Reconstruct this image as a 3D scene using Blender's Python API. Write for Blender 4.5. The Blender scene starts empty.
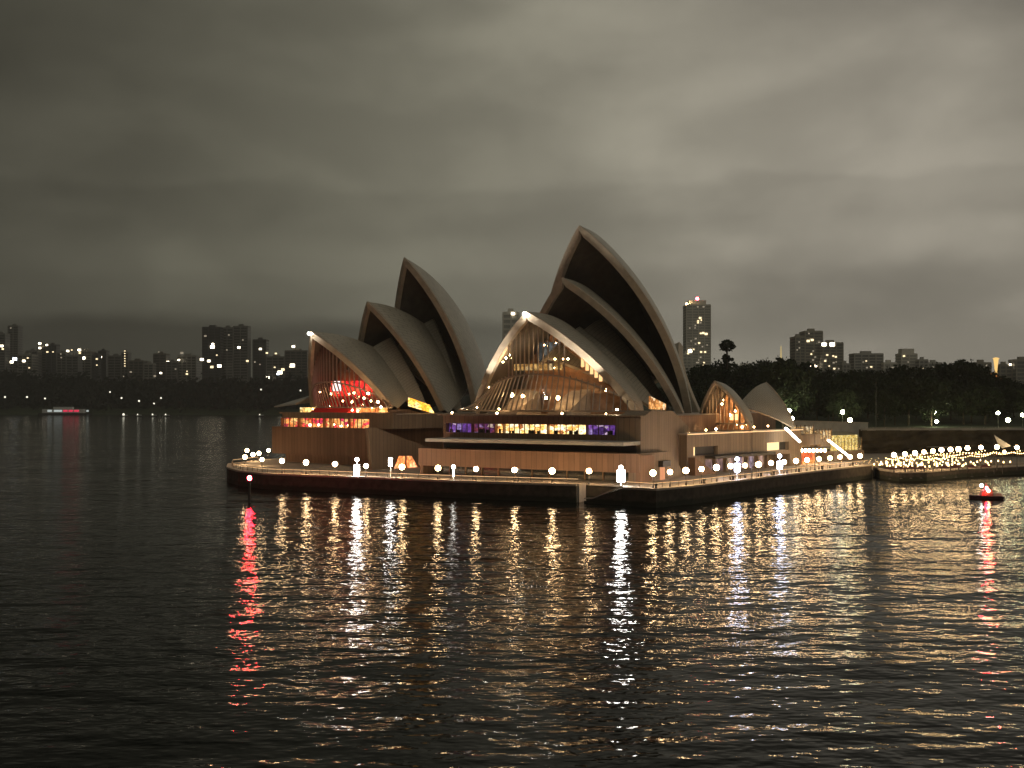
import bpy, math, random
from mathutils import Vector, Matrix
from mathutils.bvhtree import BVHTree

# ------------------------------------------------------------------ camera, sky, exposure
S = bpy.context.scene
COL = S.collection
F, HZ, CAMH = 1100.0, 400.0, 20.0          # focal length in pixels, horizon row, camera height (m)
cd = bpy.data.cameras.new('camera'); cam = bpy.data.objects.new('camera', cd); COL.objects.link(cam)
cam.location = (0, 0, CAMH); cam.rotation_euler = (math.pi/2, 0, 0)
cd.sensor_width = 36; cd.lens = F/1024*36; cd.shift_y = (HZ-384)/1024
cd.clip_start = 0.5; cd.clip_end = 12000
S.camera = cam
S.view_settings.view_transform = 'Standard'; S.view_settings.look = 'None'
S.view_settings.exposure = 0; S.view_settings.gamma = 1
try:
    S.cycles.use_denoising = True
    S.cycles.denoiser = 'OPENIMAGEDENOISE'
except Exception: pass
S.cycles.max_bounces = 6; S.cycles.diffuse_bounces = 2; S.cycles.glossy_bounces = 3
S.cycles.transparent_max_bounces = 12; S.cycles.transmission_bounces = 3
S.cycles.caustics_reflective = False; S.cycles.caustics_refractive = False
S.cycles.sample_clamp_indirect = 6.0
S.cycles.use_light_tree = True

W = bpy.data.worlds.new('World'); S.world = W; W.use_nodes = True
def build_world():
    nt = W.node_tree; nt.nodes.clear(); N = nt.nodes.new; L = nt.links.new
    out = N('ShaderNodeOutputWorld'); bg = N('ShaderNodeBackground'); L(bg.outputs[0], out.inputs[0])
    tc = N('ShaderNodeTexCoord'); sep = N('ShaderNodeSeparateXYZ'); L(tc.outputs['Generated'], sep.inputs[0])
    def M(op, a, b=None, c=None, clamp=False):
        n = N('ShaderNodeMath'); n.operation = op; n.use_clamp = clamp
        for i, v in enumerate((a, b, c)):
            if v is None: continue
            if isinstance(v, (int, float)): n.inputs[i].default_value = v
            else: L(v, n.inputs[i])
        return n.outputs[0]
    def R(v, a, b, lo, hi):
        n = N('ShaderNodeMapRange'); n.interpolation_type = 'SMOOTHSTEP'; L(v, n.inputs[0])
        for i, q in enumerate((a, b, lo, hi)): n.inputs[i+1].default_value = q
        return n.outputs[0]
    x, y, z = sep.outputs
    cv = N('ShaderNodeCombineXYZ'); L(M('MULTIPLY', x, 2.2), cv.inputs[0]); L(M('MULTIPLY', y, 2.2), cv.inputs[1]); L(M('MULTIPLY', z, 4.6), cv.inputs[2])
    def noise(scale, det, rough, off, dist=0.0):
        mp = N('ShaderNodeMapping'); mp.inputs['Location'].default_value = off; L(cv.outputs[0], mp.inputs[0])
        n = N('ShaderNodeTexNoise'); n.inputs['Scale'].default_value = scale; n.inputs['Detail'].default_value = det
        n.inputs['Roughness'].default_value = rough; n.inputs['Distortion'].default_value = dist
        L(mp.outputs[0], n.inputs['Vector']); return n.outputs[0]
    big = R(noise(1.1, 6, 0.47, (18.2, 5.4, 18.2), 0.2), 0.40, 0.60, 0.82, 1.18)
    mid = R(noise(3.0, 6, 0.46, (8.1, 4.4, 2), 0.2), 0.35, 0.65, 0.90, 1.10)
    az = R(x, -0.48, 0.13, 0.068, 0.308)                      # city glow under the cloud is stronger to the right
    zw = M('ADD', z, M('MULTIPLY', M('SUBTRACT', noise(1.6, 5, 0.55, (1.3, 7.7, 3.1), 0.3), 0.5), 0.07))
    low = M('MULTIPLY', R(zw, 0.058, 0.080, 0.50, 1.0), 1.0)      # darker cloud base along the horizon, left
    lowr = M('ADD', M('MULTIPLY', low, R(x, -0.1, 0.2, 1.0, 0.0)), R(x, -0.1, 0.2, 0.0, 1.0))
    high = R(z, 0.16, 0.42, 1.0, 0.75)
    deck = M('SUBTRACT', 1.0, M('MULTIPLY', M('MULTIPLY', R(zw, 0.045, 0.075, 0.0, 1.0), R(zw, 0.105, 0.122, 1.0, 0.0)), 0.10))
    deck2 = M('SUBTRACT', 1.0, M('MULTIPLY', M('MULTIPLY', R(zw, 0.135, 0.16, 0.0, 1.0), R(zw, 0.185, 0.197, 1.0, 0.0)), 0.13))
    v = M('MULTIPLY', M('MULTIPLY', M('MULTIPLY', az, big), M('MULTIPLY', mid, lowr)), M('MULTIPLY', high, M('MULTIPLY', deck, deck2)))
    v = M('MULTIPLY', v, M('ADD', 1.0, M('MULTIPLY', M('MULTIPLY', R(x, 0.0, 0.25, 0.0, 1.0), R(z, 0.04, 0.11, 1.0, 0.0)), 0.26)))
    v = M('MAXIMUM', v, 0.012)
    v = M('MULTIPLY', v, R(y, -0.5, 0.3, 0.85, 1.0))
    mix = N('ShaderNodeMix'); mix.data_type = 'RGBA'
    L(R(x, -0.3, 0.35, 0.0, 1.0), mix.inputs[0])
    mix.inputs[6].default_value = (1.0, 0.955, 0.71, 1); mix.inputs[7].default_value = (1.0, 0.915, 0.745, 1)
    L(mix.outputs[2], bg.inputs[0]); L(v, bg.inputs[1])
build_world()

# ------------------------------------------------------------------ helpers
rnd = random.Random(7)
def P(px, py, Y): return Vector(((px-512)/F*Y, Y, CAMH-(py-HZ)/F*Y))
def G(px, py, z):
    Y = F*(CAMH-z)/(py-HZ); return Vector(((px-512)/F*Y, Y, z))
def X_(px, Y): return (px-512)/F*Y
def Z_(py, Y): return CAMH-(py-HZ)/F*Y
NUM = 'first second third fourth fifth sixth seventh eighth ninth tenth eleventh twelfth thirteenth fourteenth fifteenth sixteenth seventeenth eighteenth nineteenth twentieth'.split()
def tag(o, label=None, cat=None, group=None, kind=None):
    if label: o['label'] = label
    if cat: o['category'] = cat
    if group: o['group'] = group
    if kind: o['kind'] = kind
    return o
def empty(name, loc, rz=0.0, label=None, cat=None, group=None, parent=None):
    o = bpy.data.objects.new(name, None); o.location = loc; o.rotation_euler = (0, 0, rz)
    o.empty_display_size = 0.5; COL.objects.link(o)
    if parent: o.parent = parent
    return tag(o, label, cat, group)
class MB:
    def __init__(s): s.v = []; s.f = []; s.m = []; s.mi = 0; s.T = None
    def add(s, vs, fs):
        b = len(s.v)
        for p in vs:
            p = Vector(p); s.v.append(s.T @ p if s.T else p)
        for f in fs: s.f.append([b+i for i in f]); s.m.append(s.mi)
        return s
    def box(s, a, b):
        x0, y0, z0 = a; x1, y1, z1 = b
        return s.add([(x0,y0,z0),(x1,y0,z0),(x1,y1,z0),(x0,y1,z0),(x0,y0,z1),(x1,y0,z1),(x1,y1,z1),(x0,y1,z1)],
              [(3,2,1,0),(4,5,6,7),(0,1,5,4),(1,2,6,5),(2,3,7,6),(3,0,4,7)])
    def cbox(s, c, d): return s.box((c[0]-d[0]/2, c[1]-d[1]/2, c[2]-d[2]/2), (c[0]+d[0]/2, c[1]+d[1]/2, c[2]+d[2]/2))
    def prism(s, poly, z0, z1, cap=True):
        n = len(poly); z0s = z0 if hasattr(z0, '__len__') else [z0]*n; z1s = z1 if hasattr(z1, '__len__') else [z1]*n
        vs = [(p[0], p[1], z0s[i]) for i, p in enumerate(poly)] + [(p[0], p[1], z1s[i]) for i, p in enumerate(poly)]
        fs = [(i, (i+1) % n, n+(i+1) % n, n+i) for i in range(n)]
        if cap: fs += [tuple(range(n-1, -1, -1)), tuple(range(n, 2*n))]
        return s.add(vs, fs)
    def tube(s, p, q, r0, r1=None, n=8):
        p, q = Vector(p), Vector(q); r1 = r0 if r1 is None else r1
        d = (q-p).normalized(); a = d.orthogonal().normalized(); b = d.cross(a)
        vs = []
        for c, r in ((p, r0), (q, r1)):
            for i in range(n):
                t = 2*math.pi*i/n; vs.append(c + a*r*math.cos(t) + b*r*math.sin(t))
        return s.add(vs, [(i, (i+1) % n, n+(i+1) % n, n+i) for i in range(n)] + [tuple(range(n-1, -1, -1)), tuple(range(n, 2*n))])
    def lathe(s, prof, n=14, c=(0, 0, 0)):
        vs = []; fs = []
        for r, z in prof:
            for i in range(n):
                t = 2*math.pi*i/n; vs.append((c[0]+r*math.cos(t), c[1]+r*math.sin(t), c[2]+z))
        for k in range(len(prof)-1):
            for i in range(n):
                j = (i+1) % n; fs.append((k*n+i, k*n+j, (k+1)*n+j, (k+1)*n+i))
        fs += [tuple(range(n-1, -1, -1)), tuple(range((len(prof)-1)*n, len(prof)*n))]
        return s.add(vs, fs)
    def ball(s, c, r, n=12, m=8, sq=1.0):
        return s.lathe([(max(r*math.sin(math.pi*k/m), 0.002), -r*math.cos(math.pi*k/m)*sq) for k in range(m+1)], n, c)
    def bar(s, p, q, w, h):                                     # rectangular bar between two points
        p, q = Vector(p), Vector(q); d = (q-p).normalized()
        u = Vector((0, 0, 1)) if abs(d.z) < 0.9 else Vector((0, 1, 0))
        a = d.cross(u).normalized(); b = a.cross(d)
        vs = [c + a*sx*w/2 + b*sz*h/2 for c in (p, q) for sx, sz in ((-1,-1),(1,-1),(1,1),(-1,1))]
        return s.add(vs, [(3,2,1,0),(4,5,6,7),(0,1,5,4),(1,2,6,5),(2,3,7,6),(3,0,4,7)])
    def build(s, name, mats, parent=None, smooth=False, local=True, loc=None):
        me = bpy.data.meshes.new(name)
        me.from_pydata([tuple(p) for p in s.v], [], s.f)
        if not isinstance(mats, (list, tuple)): mats = [mats]
        for m in mats: me.materials.append(m)
        for p, mi in zip(me.polygons, s.m): p.material_index = mi; p.use_smooth = smooth
        me.update()
        o = bpy.data.objects.new(name, me); COL.objects.link(o)
        if parent: o.parent = parent
        if loc: o.location = loc
        return o
def copy_tree(o, parent=None):
    c = o.copy(); COL.objects.link(c)
    if parent: c.parent = parent
    for ch in list(o.children): copy_tree(ch, c)
    return c

# ------------------------------------------------------------------ materials
def mat(name, col, rough=0.7, metal=0.0, var=0.0, scale=1.0, bump=0.0, spec=0.5):
    m = bpy.data.materials.new(name); m.use_nodes = True; nt = m.node_tree; b = nt.nodes['Principled BSDF']
    b.inputs['Base Color'].default_value = (*col, 1); b.inputs['Roughness'].default_value = rough
    b.inputs['Metallic'].default_value = metal; b.inputs['Specular IOR Level'].default_value = spec
    if var or bump:
        tc = nt.nodes.new('ShaderNodeTexCoord'); n = nt.nodes.new('ShaderNodeTexNoise')
        n.inputs['Scale'].default_value = scale; n.inputs['Detail'].default_value = 5
        nt.links.new(tc.outputs['Object'], n.inputs['Vector'])
        if var:
            r = nt.nodes.new('ShaderNodeValToRGB')
            r.color_ramp.elements[0].position = 0.3; r.color_ramp.elements[1].position = 0.7
            r.color_ramp.elements[0].color = (*[c*(1-var) for c in col], 1); r.color_ramp.elements[1].color = (*[min(1, c*(1+var)) for c in col], 1)
            nt.links.new(n.outputs[0], r.inputs[0]); nt.links.new(r.outputs[0], b.inputs['Base Color'])
        if bump:
            bp = nt.nodes.new('ShaderNodeBump'); bp.inputs['Distance'].default_value = bump
            nt.links.new(n.outputs[0], bp.inputs['Height']); nt.links.new(bp.outputs[0], b.inputs['Normal'])
    return m
def emit(name, col, s):
    m = bpy.data.materials.new(name); m.use_nodes = True; nt = m.node_tree; nt.nodes.clear()
    o = nt.nodes.new('ShaderNodeOutputMaterial'); e = nt.nodes.new('ShaderNodeEmission')
    e.inputs[0].default_value = (*col, 1); e.inputs[1].default_value = s; nt.links.new(e.outputs[0], o.inputs[0]); return m
def room(name, cols, s, scale, stretch=(1, 1, 1)):             # a lit room seen through its window: patches of lamps, people, furniture
    m = bpy.data.materials.new(name); m.use_nodes = True; nt = m.node_tree; nt.nodes.clear(); N = nt.nodes.new; L = nt.links.new
    o = N('ShaderNodeOutputMaterial'); e = N('ShaderNodeEmission'); L(e.outputs[0], o.inputs[0])
    tc = N('ShaderNodeTexCoord'); mp = N('ShaderNodeMapping'); mp.inputs['Scale'].default_value = stretch
    L(tc.outputs['Object'], mp.inputs[0])
    v = N('ShaderNodeTexVoronoi'); v.inputs['Scale'].default_value = scale; L(mp.outputs[0], v.inputs['Vector'])
    sp = N('ShaderNodeSeparateColor'); L(v.outputs['Color'], sp.inputs[0])
    r = N('ShaderNodeValToRGB'); r.color_ramp.interpolation = 'CONSTANT'
    while len(r.color_ramp.elements) < len(cols): r.color_ramp.elements.new(0.5)
    for i, c in enumerate(cols): r.color_ramp.elements[i].position = i/len(cols); r.color_ramp.elements[i].color = (*c, 1)
    L(sp.outputs[0], r.inputs[0])
    n = N('ShaderNodeTexNoise'); n.inputs['Scale'].default_value = scale*2.3; L(mp.outputs[0], n.inputs['Vector'])
    mr = N('ShaderNodeMapRange'); L(n.outputs[0], mr.inputs[0]); mr.inputs[1].default_value = .3; mr.inputs[2].default_value = .7
    mr.inputs[3].default_value = s*.25; mr.inputs[4].default_value = s*1.7
    L(r.outputs[0], e.inputs[0]); L(mr.outputs[0], e.inputs[1]); return m
def panel_mat(name, col, period=1.25, groove=0.06):             # precast granite panels with vertical joints
    m = bpy.data.materials.new(name); m.use_nodes = True; nt = m.node_tree; N = nt.nodes.new; L = nt.links.new; b = nt.nodes['Principled BSDF']
    b.inputs['Roughness'].default_value = 0.75
    tc = N('ShaderNodeTexCoord'); sp = N('ShaderNodeSeparateXYZ'); L(tc.outputs['Object'], sp.inputs[0])
    def M(op, a, c):
        n = N('ShaderNodeMath'); n.operation = op
        for i, v in enumerate((a, c)):
            if isinstance(v, (int, float)): n.inputs[i].default_value = v
            else: L(v, n.inputs[i])
        return n.outputs[0]
    t = M('DIVIDE', M('ADD', sp.outputs[0], sp.outputs[1]), period)
    fl = M('FLOOR', t, 0); fr = M('FRACT', t, 0)
    wn = N('ShaderNodeTexWhiteNoise'); wn.noise_dimensions = '1D'; L(fl, wn.inputs['W'])
    n = N('ShaderNodeTexNoise'); n.inputs['Scale'].default_value = 0.35; n.inputs['Detail'].default_value = 6
    L(tc.outputs['Object'], n.inputs['Vector'])
    st = N('ShaderNodeTexNoise'); st.inputs['Scale'].default_value = 1.0; st.inputs['Detail'].default_value = 4
    mp = N('ShaderNodeMapping'); mp.inputs['Scale'].default_value = (1.6, 1.6, 0.12); L(tc.outputs['Object'], mp.inputs[0]); L(mp.outputs[0], st.inputs['Vector'])
    val = M('ADD', M('ADD', 0.55, M('MULTIPLY', wn.outputs[0], 0.22)), M('ADD', M('MULTIPLY', n.outputs[0], 0.25), M('MULTIPLY', st.outputs[0], 0.28)))
    joint = M('SUBTRACT', 1.0, M('MULTIPLY', M('LESS_THAN', fr, groove), 0.62))
    val = M('MULTIPLY', val, joint)
    vm = N('ShaderNodeVectorMath'); vm.operation = 'SCALE'; vm.inputs[0].default_value = col; L(val, vm.inputs['Scale'])
    L(vm.outputs[0], b.inputs['Base Color'])
    bp = N('ShaderNodeBump'); bp.inputs['Distance'].default_value = 0.06; L(joint, bp.inputs['Height']); L(bp.outputs[0], b.inputs['Normal'])
    return m
def tile_mat(name, col):                                         # glazed tile lids: faint chevron seams, weathered
    m = bpy.data.materials.new(name); m.use_nodes = True; nt = m.node_tree; N = nt.nodes.new; L = nt.links.new; b = nt.nodes['Principled BSDF']
    b.inputs['Roughness'].default_value = 0.42
    uv = N('ShaderNodeUVMap'); br = N('ShaderNodeTexBrick')
    br.inputs['Scale'].default_value = 1.0; br.inputs['Brick Width'].default_value = 0.14; br.inputs['Row Height'].default_value = 0.06
    br.inputs['Mortar Size'].default_value = 0.0045; br.offset = 0.5
    br.inputs['Color1'].default_value = (*col, 1); br.inputs['Color2'].default_value = (*[c*0.95 for c in col], 1); br.inputs['Mortar'].default_value = (*[c*0.60 for c in col], 1)
    L(uv.outputs[0], br.inputs['Vector'])
    tc = N('ShaderNodeTexCoord'); n = N('ShaderNodeTexNoise'); n.inputs['Scale'].default_value = 0.16; n.inputs['Detail'].default_value = 6
    L(tc.outputs['Object'], n.inputs['Vector'])
    mr = N('ShaderNodeMapRange'); L(n.outputs[0], mr.inputs[0]); mr.inputs[1].default_value = .3; mr.inputs[2].default_value = .7; mr.inputs[3].default_value = .82; mr.inputs[4].default_value = 1.05
    vm = N('ShaderNodeVectorMath'); vm.operation = 'SCALE'; L(br.outputs[0], vm.inputs[0]); L(mr.outputs[0], vm.inputs['Scale'])
    L(vm.outputs[0], b.inputs['Base Color']); return m
def glass_mat(name, tint=(0.93, 0.91, 0.87), refl=0.07):
    m = bpy.data.materials.new(name); m.use_nodes = True; nt = m.node_tree; nt.nodes.clear(); N = nt.nodes.new; L = nt.links.new
    o = N('ShaderNodeOutputMaterial'); mx = N('ShaderNodeMixShader'); t = N('ShaderNodeBsdfTransparent'); g = N('ShaderNodeBsdfGlossy')
    t.inputs[0].default_value = (*tint, 1); g.inputs['Roughness'].default_value = 0.08; mx.inputs[0].default_value = refl
    L(t.outputs[0], mx.inputs[1]); L(g.outputs[0], mx.inputs[2]); L(mx.outputs[0], o.inputs[0]); return m

M_tile = tile_mat('glazed_tile', (0.46, 0.42, 0.34))
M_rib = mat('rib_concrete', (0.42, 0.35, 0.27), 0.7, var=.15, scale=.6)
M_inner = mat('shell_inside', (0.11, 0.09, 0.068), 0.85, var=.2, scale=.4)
M_panel = panel_mat('granite_panel', (0.27, 0.155, 0.095))
M_panel2 = panel_mat('granite_panel_grey', (0.29, 0.215, 0.15))
M_slab = mat('concrete_slab', (0.42, 0.40, 0.36), .7, var=.15, scale=.5)
M_dark = mat('dark_recess', (0.035, 0.032, 0.03), .6)
M_bronze = mat('bronze', (0.20, 0.13, 0.075), .45, .7)
M_mullion = mat('mullion_bronze', (0.30, 0.235, 0.185), .45, .2)
M_glass = glass_mat('foyer_glass')
M_wood = mat('brush_box_timber', (0.42, 0.22, 0.105), .5, var=.3, scale=.8)
M_floor = mat('foyer_floor', (0.46, 0.38, 0.31), .5, var=.2, scale=.5)
M_carpet = mat('red_carpet', (0.75, 0.03, 0.025), .8)
M_deck = panel_mat('deck_paving', (0.44, 0.36, 0.29), 1.8, .03)
M_kerb = mat('kerb_granite', (0.45, 0.38, 0.31), .6, var=.15, scale=1.2)
def sea_wall_mat():
    m = mat('sea_wall_stone', (0.06, 0.048, 0.034), .9, var=.4, scale=.7, bump=.15); return m
M_sea = sea_wall_mat()
def tide(m):
    nt = m.node_tree; N = nt.nodes.new; L = nt.links.new; b = nt.nodes['Principled BSDF']; src = b.inputs['Base Color'].links[0].from_socket
    tc = N('ShaderNodeTexCoord'); sp = N('ShaderNodeSeparateXYZ'); L(tc.outputs['Object'], sp.inputs[0]); n = N('ShaderNodeTexNoise'); n.inputs['Scale'].default_value = .9; n.inputs['Detail'].default_value = 5; L(tc.outputs['Object'], n.inputs['Vector'])
    a = N('ShaderNodeMath'); a.operation = 'MULTIPLY_ADD'; L(n.outputs[0], a.inputs[0]); a.inputs[1].default_value = 1.1; L(sp.outputs[2], a.inputs[2])
    mr = N('ShaderNodeMapRange'); L(a.outputs[0], mr.inputs[0]); mr.inputs[1].default_value = 1.35; mr.inputs[2].default_value = 1.75
    mx = N('ShaderNodeMix'); mx.data_type = 'RGBA'; L(mr.outputs[0], mx.inputs[0]); mx.inputs[6].default_value = (.016, .02, .010, 1); L(src, mx.inputs[7]); L(mx.outputs[2], b.inputs['Base Color'])
tide(M_sea)
M_post = mat('lamp_post_metal', (0.10, 0.09, 0.08), .5, .5)
M_white = mat('white_paint', (0.8, 0.8, 0.78), .5)
M_globe = emit('lamp_globe', (1.0, 0.66, 0.33), 62)
M_globe_cool = emit('floodlight_lens', (1.0, 0.95, 0.88), 60)
M_globe_blue = emit('cool_floodlight_lens', (0.72, 0.76, 1.0), 50)
M_globe_green = emit('garden_lamp_globe', (0.95, 1.0, 0.6), 70)
M_red = emit('red_beacon_lens', (1.0, 0.015, 0.03), 620)
M_redsmall = emit('red_light', (1.0, 0.03, 0.05), 90)
M_warm = emit('warm_bulb', (1.0, 0.64, 0.30), 75)
M_warm2 = emit('warm_panel', (1.0, 0.60, 0.22), 3.0)
M_led = emit('led_strip', (1.0, 0.6, 0.28), 2.2)
M_strip = emit('white_strip_lamp', (1.0, 0.9, 0.72), 22)
M_win_w = emit('lit_window_warm', (1.0, 0.78, 0.45), 2.2)
M_win_b = emit('lit_window_bright', (1.0, 0.86, 0.62), 9)
M_win_d = emit('lit_window_dim', (1.0, 0.85, 0.6), 0.35)
M_win_c = emit('lit_window_cool', (0.8, 0.9, 1.0), 4)

# ------------------------------------------------------------------ water
def build_water():
    m = bpy.data.materials.new('harbour_water'); m.use_nodes = True; nt = m.node_tree; N = nt.nodes.new; L = nt.links.new; b = nt.nodes['Principled BSDF']
    b.inputs['Base Color'].default_value = (0.004, 0.006, 0.005, 1); b.inputs['Roughness'].default_value = 0.075; b.inputs['IOR'].default_value = 1.33; b.inputs['Specular IOR Level'].default_value = 0.12
    tc = N('ShaderNodeTexCoord')
    def nz(sx, sy, det, w, rough=.5, rot=0.0):
        mp = N('ShaderNodeMapping'); mp.inputs['Scale'].default_value = (sx, sy, 1); mp.inputs['Rotation'].default_value = (0, 0, rot)
        L(tc.outputs['Object'], mp.inputs[0])
        n = N('ShaderNodeTexNoise'); n.inputs['Scale'].default_value = 1; n.inputs['Detail'].default_value = det; n.inputs['Roughness'].default_value = rough
        L(mp.outputs[0], n.inputs['Vector'])
        q = N('ShaderNodeMath'); q.operation = 'MULTIPLY'; q.inputs[1].default_value = w; L(n.outputs[0], q.inputs[0]); return q.outputs[0]
    def A(a, c):
        n = N('ShaderNodeMath'); n.operation = 'ADD'; L(a, n.inputs[0]); L(c, n.inputs[1]); return n.outputs[0]
    h = A(A(nz(.07, .16, 2, .62, .5, .22), nz(.34, .52, 2, 0.29, .5, -.10)), nz(1.15, 1.8, 1, 0.052, .5, .06))
    pa = nz(.012, .03, 3, 1.0, .5, .3)
    mr = N('ShaderNodeMapRange'); L(pa, mr.inputs[0]); mr.inputs[1].default_value = .35; mr.inputs[2].default_value = .65; mr.inputs[3].default_value = .72; mr.inputs[4].default_value = 1.3
    bp = N('ShaderNodeBump'); bp.inputs['Distance'].default_value = 1.0
    q = N('ShaderNodeMath'); q.operation = 'MULTIPLY'; L(h, q.inputs[0]); L(mr.outputs[0], q.inputs[1])
    bp.inputs['Strength'].default_value = 1
    L(q.outputs[0], bp.inputs['Height']); L(bp.outputs[0], b.inputs['Normal'])
    w = MB(); w.add([(-6000, -300, 0), (6000, -300, 0), (6000, 9000, 0), (-6000, 9000, 0)], [(0, 1, 2, 3)])
    tag(w.build('water', m), kind='structure')
build_water()

# ------------------------------------------------------------------ promenade (ground deck) and sea wall
DZ = 3.46
EDGE_PX = [(229,466.5),(231,468.2),(240,470.6),(265,473.5),(345,476.5),(460,481),(577,484.5)]
EDGE2_PX = [(584,485.2),(623,487.2),(655,489),(690,486),(780,475),(870,464.5)]
E1 = [G(x, y, DZ) for x, y in EDGE_PX]; E2 = [G(x, y, DZ) for x, y in EDGE2_PX]
TIP = [Vector((-58, 330, DZ)), Vector((-70, 300, DZ)), Vector((-73, 285, DZ))]
def edge_at(px):
    pts = [(x, 18194/(y-400)) for x, y in EDGE_PX+EDGE2_PX]
    for (x0, a), (x1, b) in zip(pts, pts[1:]):
        if x0 <= px <= x1: return a+(b-a)*(px-x0)/(x1-x0)
    return pts[0][1] if px < pts[0][0] else pts[-1][1]
# recess of the landing stairs: the wall steps back 3 m between E1's end and E2's start
ra = E1[-1]; rb = E2[0]
back = Vector((0.42, 0.907, 0))
r1 = ra+back*3.2+Vector((.4, 0, 0)); r2 = E2[1]+back*2.6
CONC_PX = [(874,468.5),(882,471.5),(900,474),(925,473.5),(965,470),(1024,467.5),(1100,464)]
CZ = 2.3
C_E = [G(x, y-2.0, CZ) for x, y in CONC_PX]
R_END = E2[-1]
outline = TIP + E1 + [r1, r2] + E2[1:]
deck_poly = [(p.x, p.y) for p in outline] + [(R_END.x+6, R_END.y+12), (130, 345), (200, 350), (200, 420), (-58, 420)]
d = MB(); d.prism(deck_poly, -2.0, DZ)
tag(d.build('promenade', [M_deck]), kind='structure')
# lower concourse deck to the right
cpoly = [(p.x, p.y) for p in C_E] + [(330, 345), (135, 345.5), (R_END.x+6.5, R_END.y+12.5), (R_END.x+.6, R_END.y+.8)]
d = MB(); d.prism(cpoly, -2.0, CZ)
tag(d.build('lower_concourse', [M_deck]), kind='structure')

def wall_strip(name, pts, z0, z1, t, m, label, cat, cap=None, lab_cap=None):
    o = empty(name, (pts[0].x, pts[0].y, 0), 0, label, cat); L0 = Vector((pts[0].x, pts[0].y, 0))
    w = MB(); c = MB()
    nrm = []
    for i in range(len(pts)):
        a = pts[max(i-1, 0)]; b = pts[min(i+1, len(pts)-1)]; dd = (b-a); nrm.append(Vector((dd.y, -dd.x, 0)).normalized())
    for i in range(len(pts)-1):
        p, q = pts[i]-L0, pts[i+1]-L0; n0, n1 = nrm[i]*t, nrm[i+1]*t
        poly = [(p.x+n0.x, p.y+n0.y), (q.x+n1.x, q.y+n1.y), (q.x-n1.x*.02, q.y-n1.y*.02), (p.x-n0.x*.02, p.y-n0.y*.02)]
        w.prism(poly, z0, z1-.28)
        n0, n1 = nrm[i]*(t+.12), nrm[i+1]*(t+.12)
        poly = [(p.x+n0.x, p.y+n0.y), (q.x+n1.x, q.y+n1.y), (q.x-n1.x*1.2, q.y-n1.y*1.2), (p.x-n0.x*1.2, p.y-n0.y*1.2)]
        c.prism(poly, z1-.28, z1+.10)
    w.build('wall', [m], o); c.build('coping', [M_kerb], o)
    return o
wall_strip('sea_wall', TIP+E1, -2, DZ, .5, M_sea, 'long dark stone sea wall below the rounded left end of the promenade', 'sea wall')
wall_strip('sea_wall', [ra+Vector((.05,0,0)), r1, r2, E2[1]], -2, DZ, .3, M_sea, 'short recessed sea wall behind the landing steps', 'sea wall')
wall_strip('sea_wall', E2[1:], -2, DZ, .5, M_sea, 'dark stone sea wall running back to the right along the west promenade', 'sea wall')
wall_strip('sea_wall', [R_END+Vector((0.2,.2,0))] + C_E, -2, CZ, .5, M_sea, 'lower dark sea wall under the crowded bar concourse at right', 'sea wall')

# landing stair with a pale handrail
def landing():
    o = empty('landing_stair', (ra.x, ra.y, 0), 0, 'landing steps with pale diagonal handrail down to the water in the sea wall gap', 'stair')
    p0 = E2[1]-Vector((ra.x, ra.y, 0)); p1 = rb-Vector((ra.x, ra.y, 0)); dd = (p1-p0); dd.z = 0; L = dd.length; dd.normalize(); n = Vector((dd.y, -dd.x, 0))
    if n.y > 0: n = -n
    s = MB()
    for k in range(14):
        a = p0+dd*L*k/14; b = p0+dd*L*(k+1)/14; zt = DZ-0.2-k*.22
        s.prism([(a.x, a.y), (b.x, b.y), (b.x-n.x*2.2, b.y-n.y*2.2), (a.x-n.x*2.2, a.y-n.y*2.2)], -2, zt)
    s.build('steps', [M_sea], o)
    h = MB(); h.bar((p0.x, p0.y, DZ+.3), (p0.x+dd.x*L*.75, p0.y+dd.y*L*.75, 1.1), .22, .22)
    h.bar((p0.x+dd.x*L*.75, p0.y+dd.y*L*.75, 1.1), (p0.x+dd.x*L, p0.y+dd.y*L, .9), .22, .22)
    h.build('handrail', [M_kerb], o)
    e = MB(); a = Vector((0,0,0)); b = r1-Vector((ra.x, ra.y, 0))
    e.prism([(a.x+.06, a.y-.05), (a.x+.5, a.y-.05), (b.x+.5, b.y), (b.x+.06, b.y)], -2, DZ+.05)
    e.build('side_pier', [M_kerb], o)
landing()

def balustrade(pts, z, label, h=1.0, step=2.4):
    L0 = Vector((pts[0].x, pts[0].y, z)); o = empty('balustrade', L0, 0, label, 'railing')
    rail = MB(); led = MB(); acc = 0; posts = 0
    for p, q in zip(pts, pts[1:]):
        a = p-L0; b = q-L0; a.z = b.z = h
        rail.bar(a, b, .12, .10)
        led.bar(a-Vector((0,0,.09)), b-Vector((0,0,.09)), .05, .05)
        mid = MB
        n = max(1, int((q-p).length/step))
        for k in range(n):
            c = a.lerp(b, k/n)
            if posts < 95:
                rr = MB(); rr.box((c.x-.04, c.y-.04, 0), (c.x+.04, c.y+.04, h-.06)); rr.build('post', [M_bronze], o); posts += 1
    rail.build('handrail', [M_bronze], o); led.build('light_strip', [M_led], o)
def inset(pts, t):
    out = []
    for i, p in enumerate(pts):
        a = pts[max(i-1, 0)]; b = pts[min(i+1, len(pts)-1)]; dd = b-a; out.append(p-Vector((dd.y, -dd.x, 0)).normalized()*t)
    return out
balustrade(inset(TIP[1:]+E1, .7), DZ+.1, 'low bronze balustrade with light strip along the north promenade edge')
balustrade(inset(E2[1:], .7), DZ+.1, 'low bronze balustrade with light strip along the west promenade edge')

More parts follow.
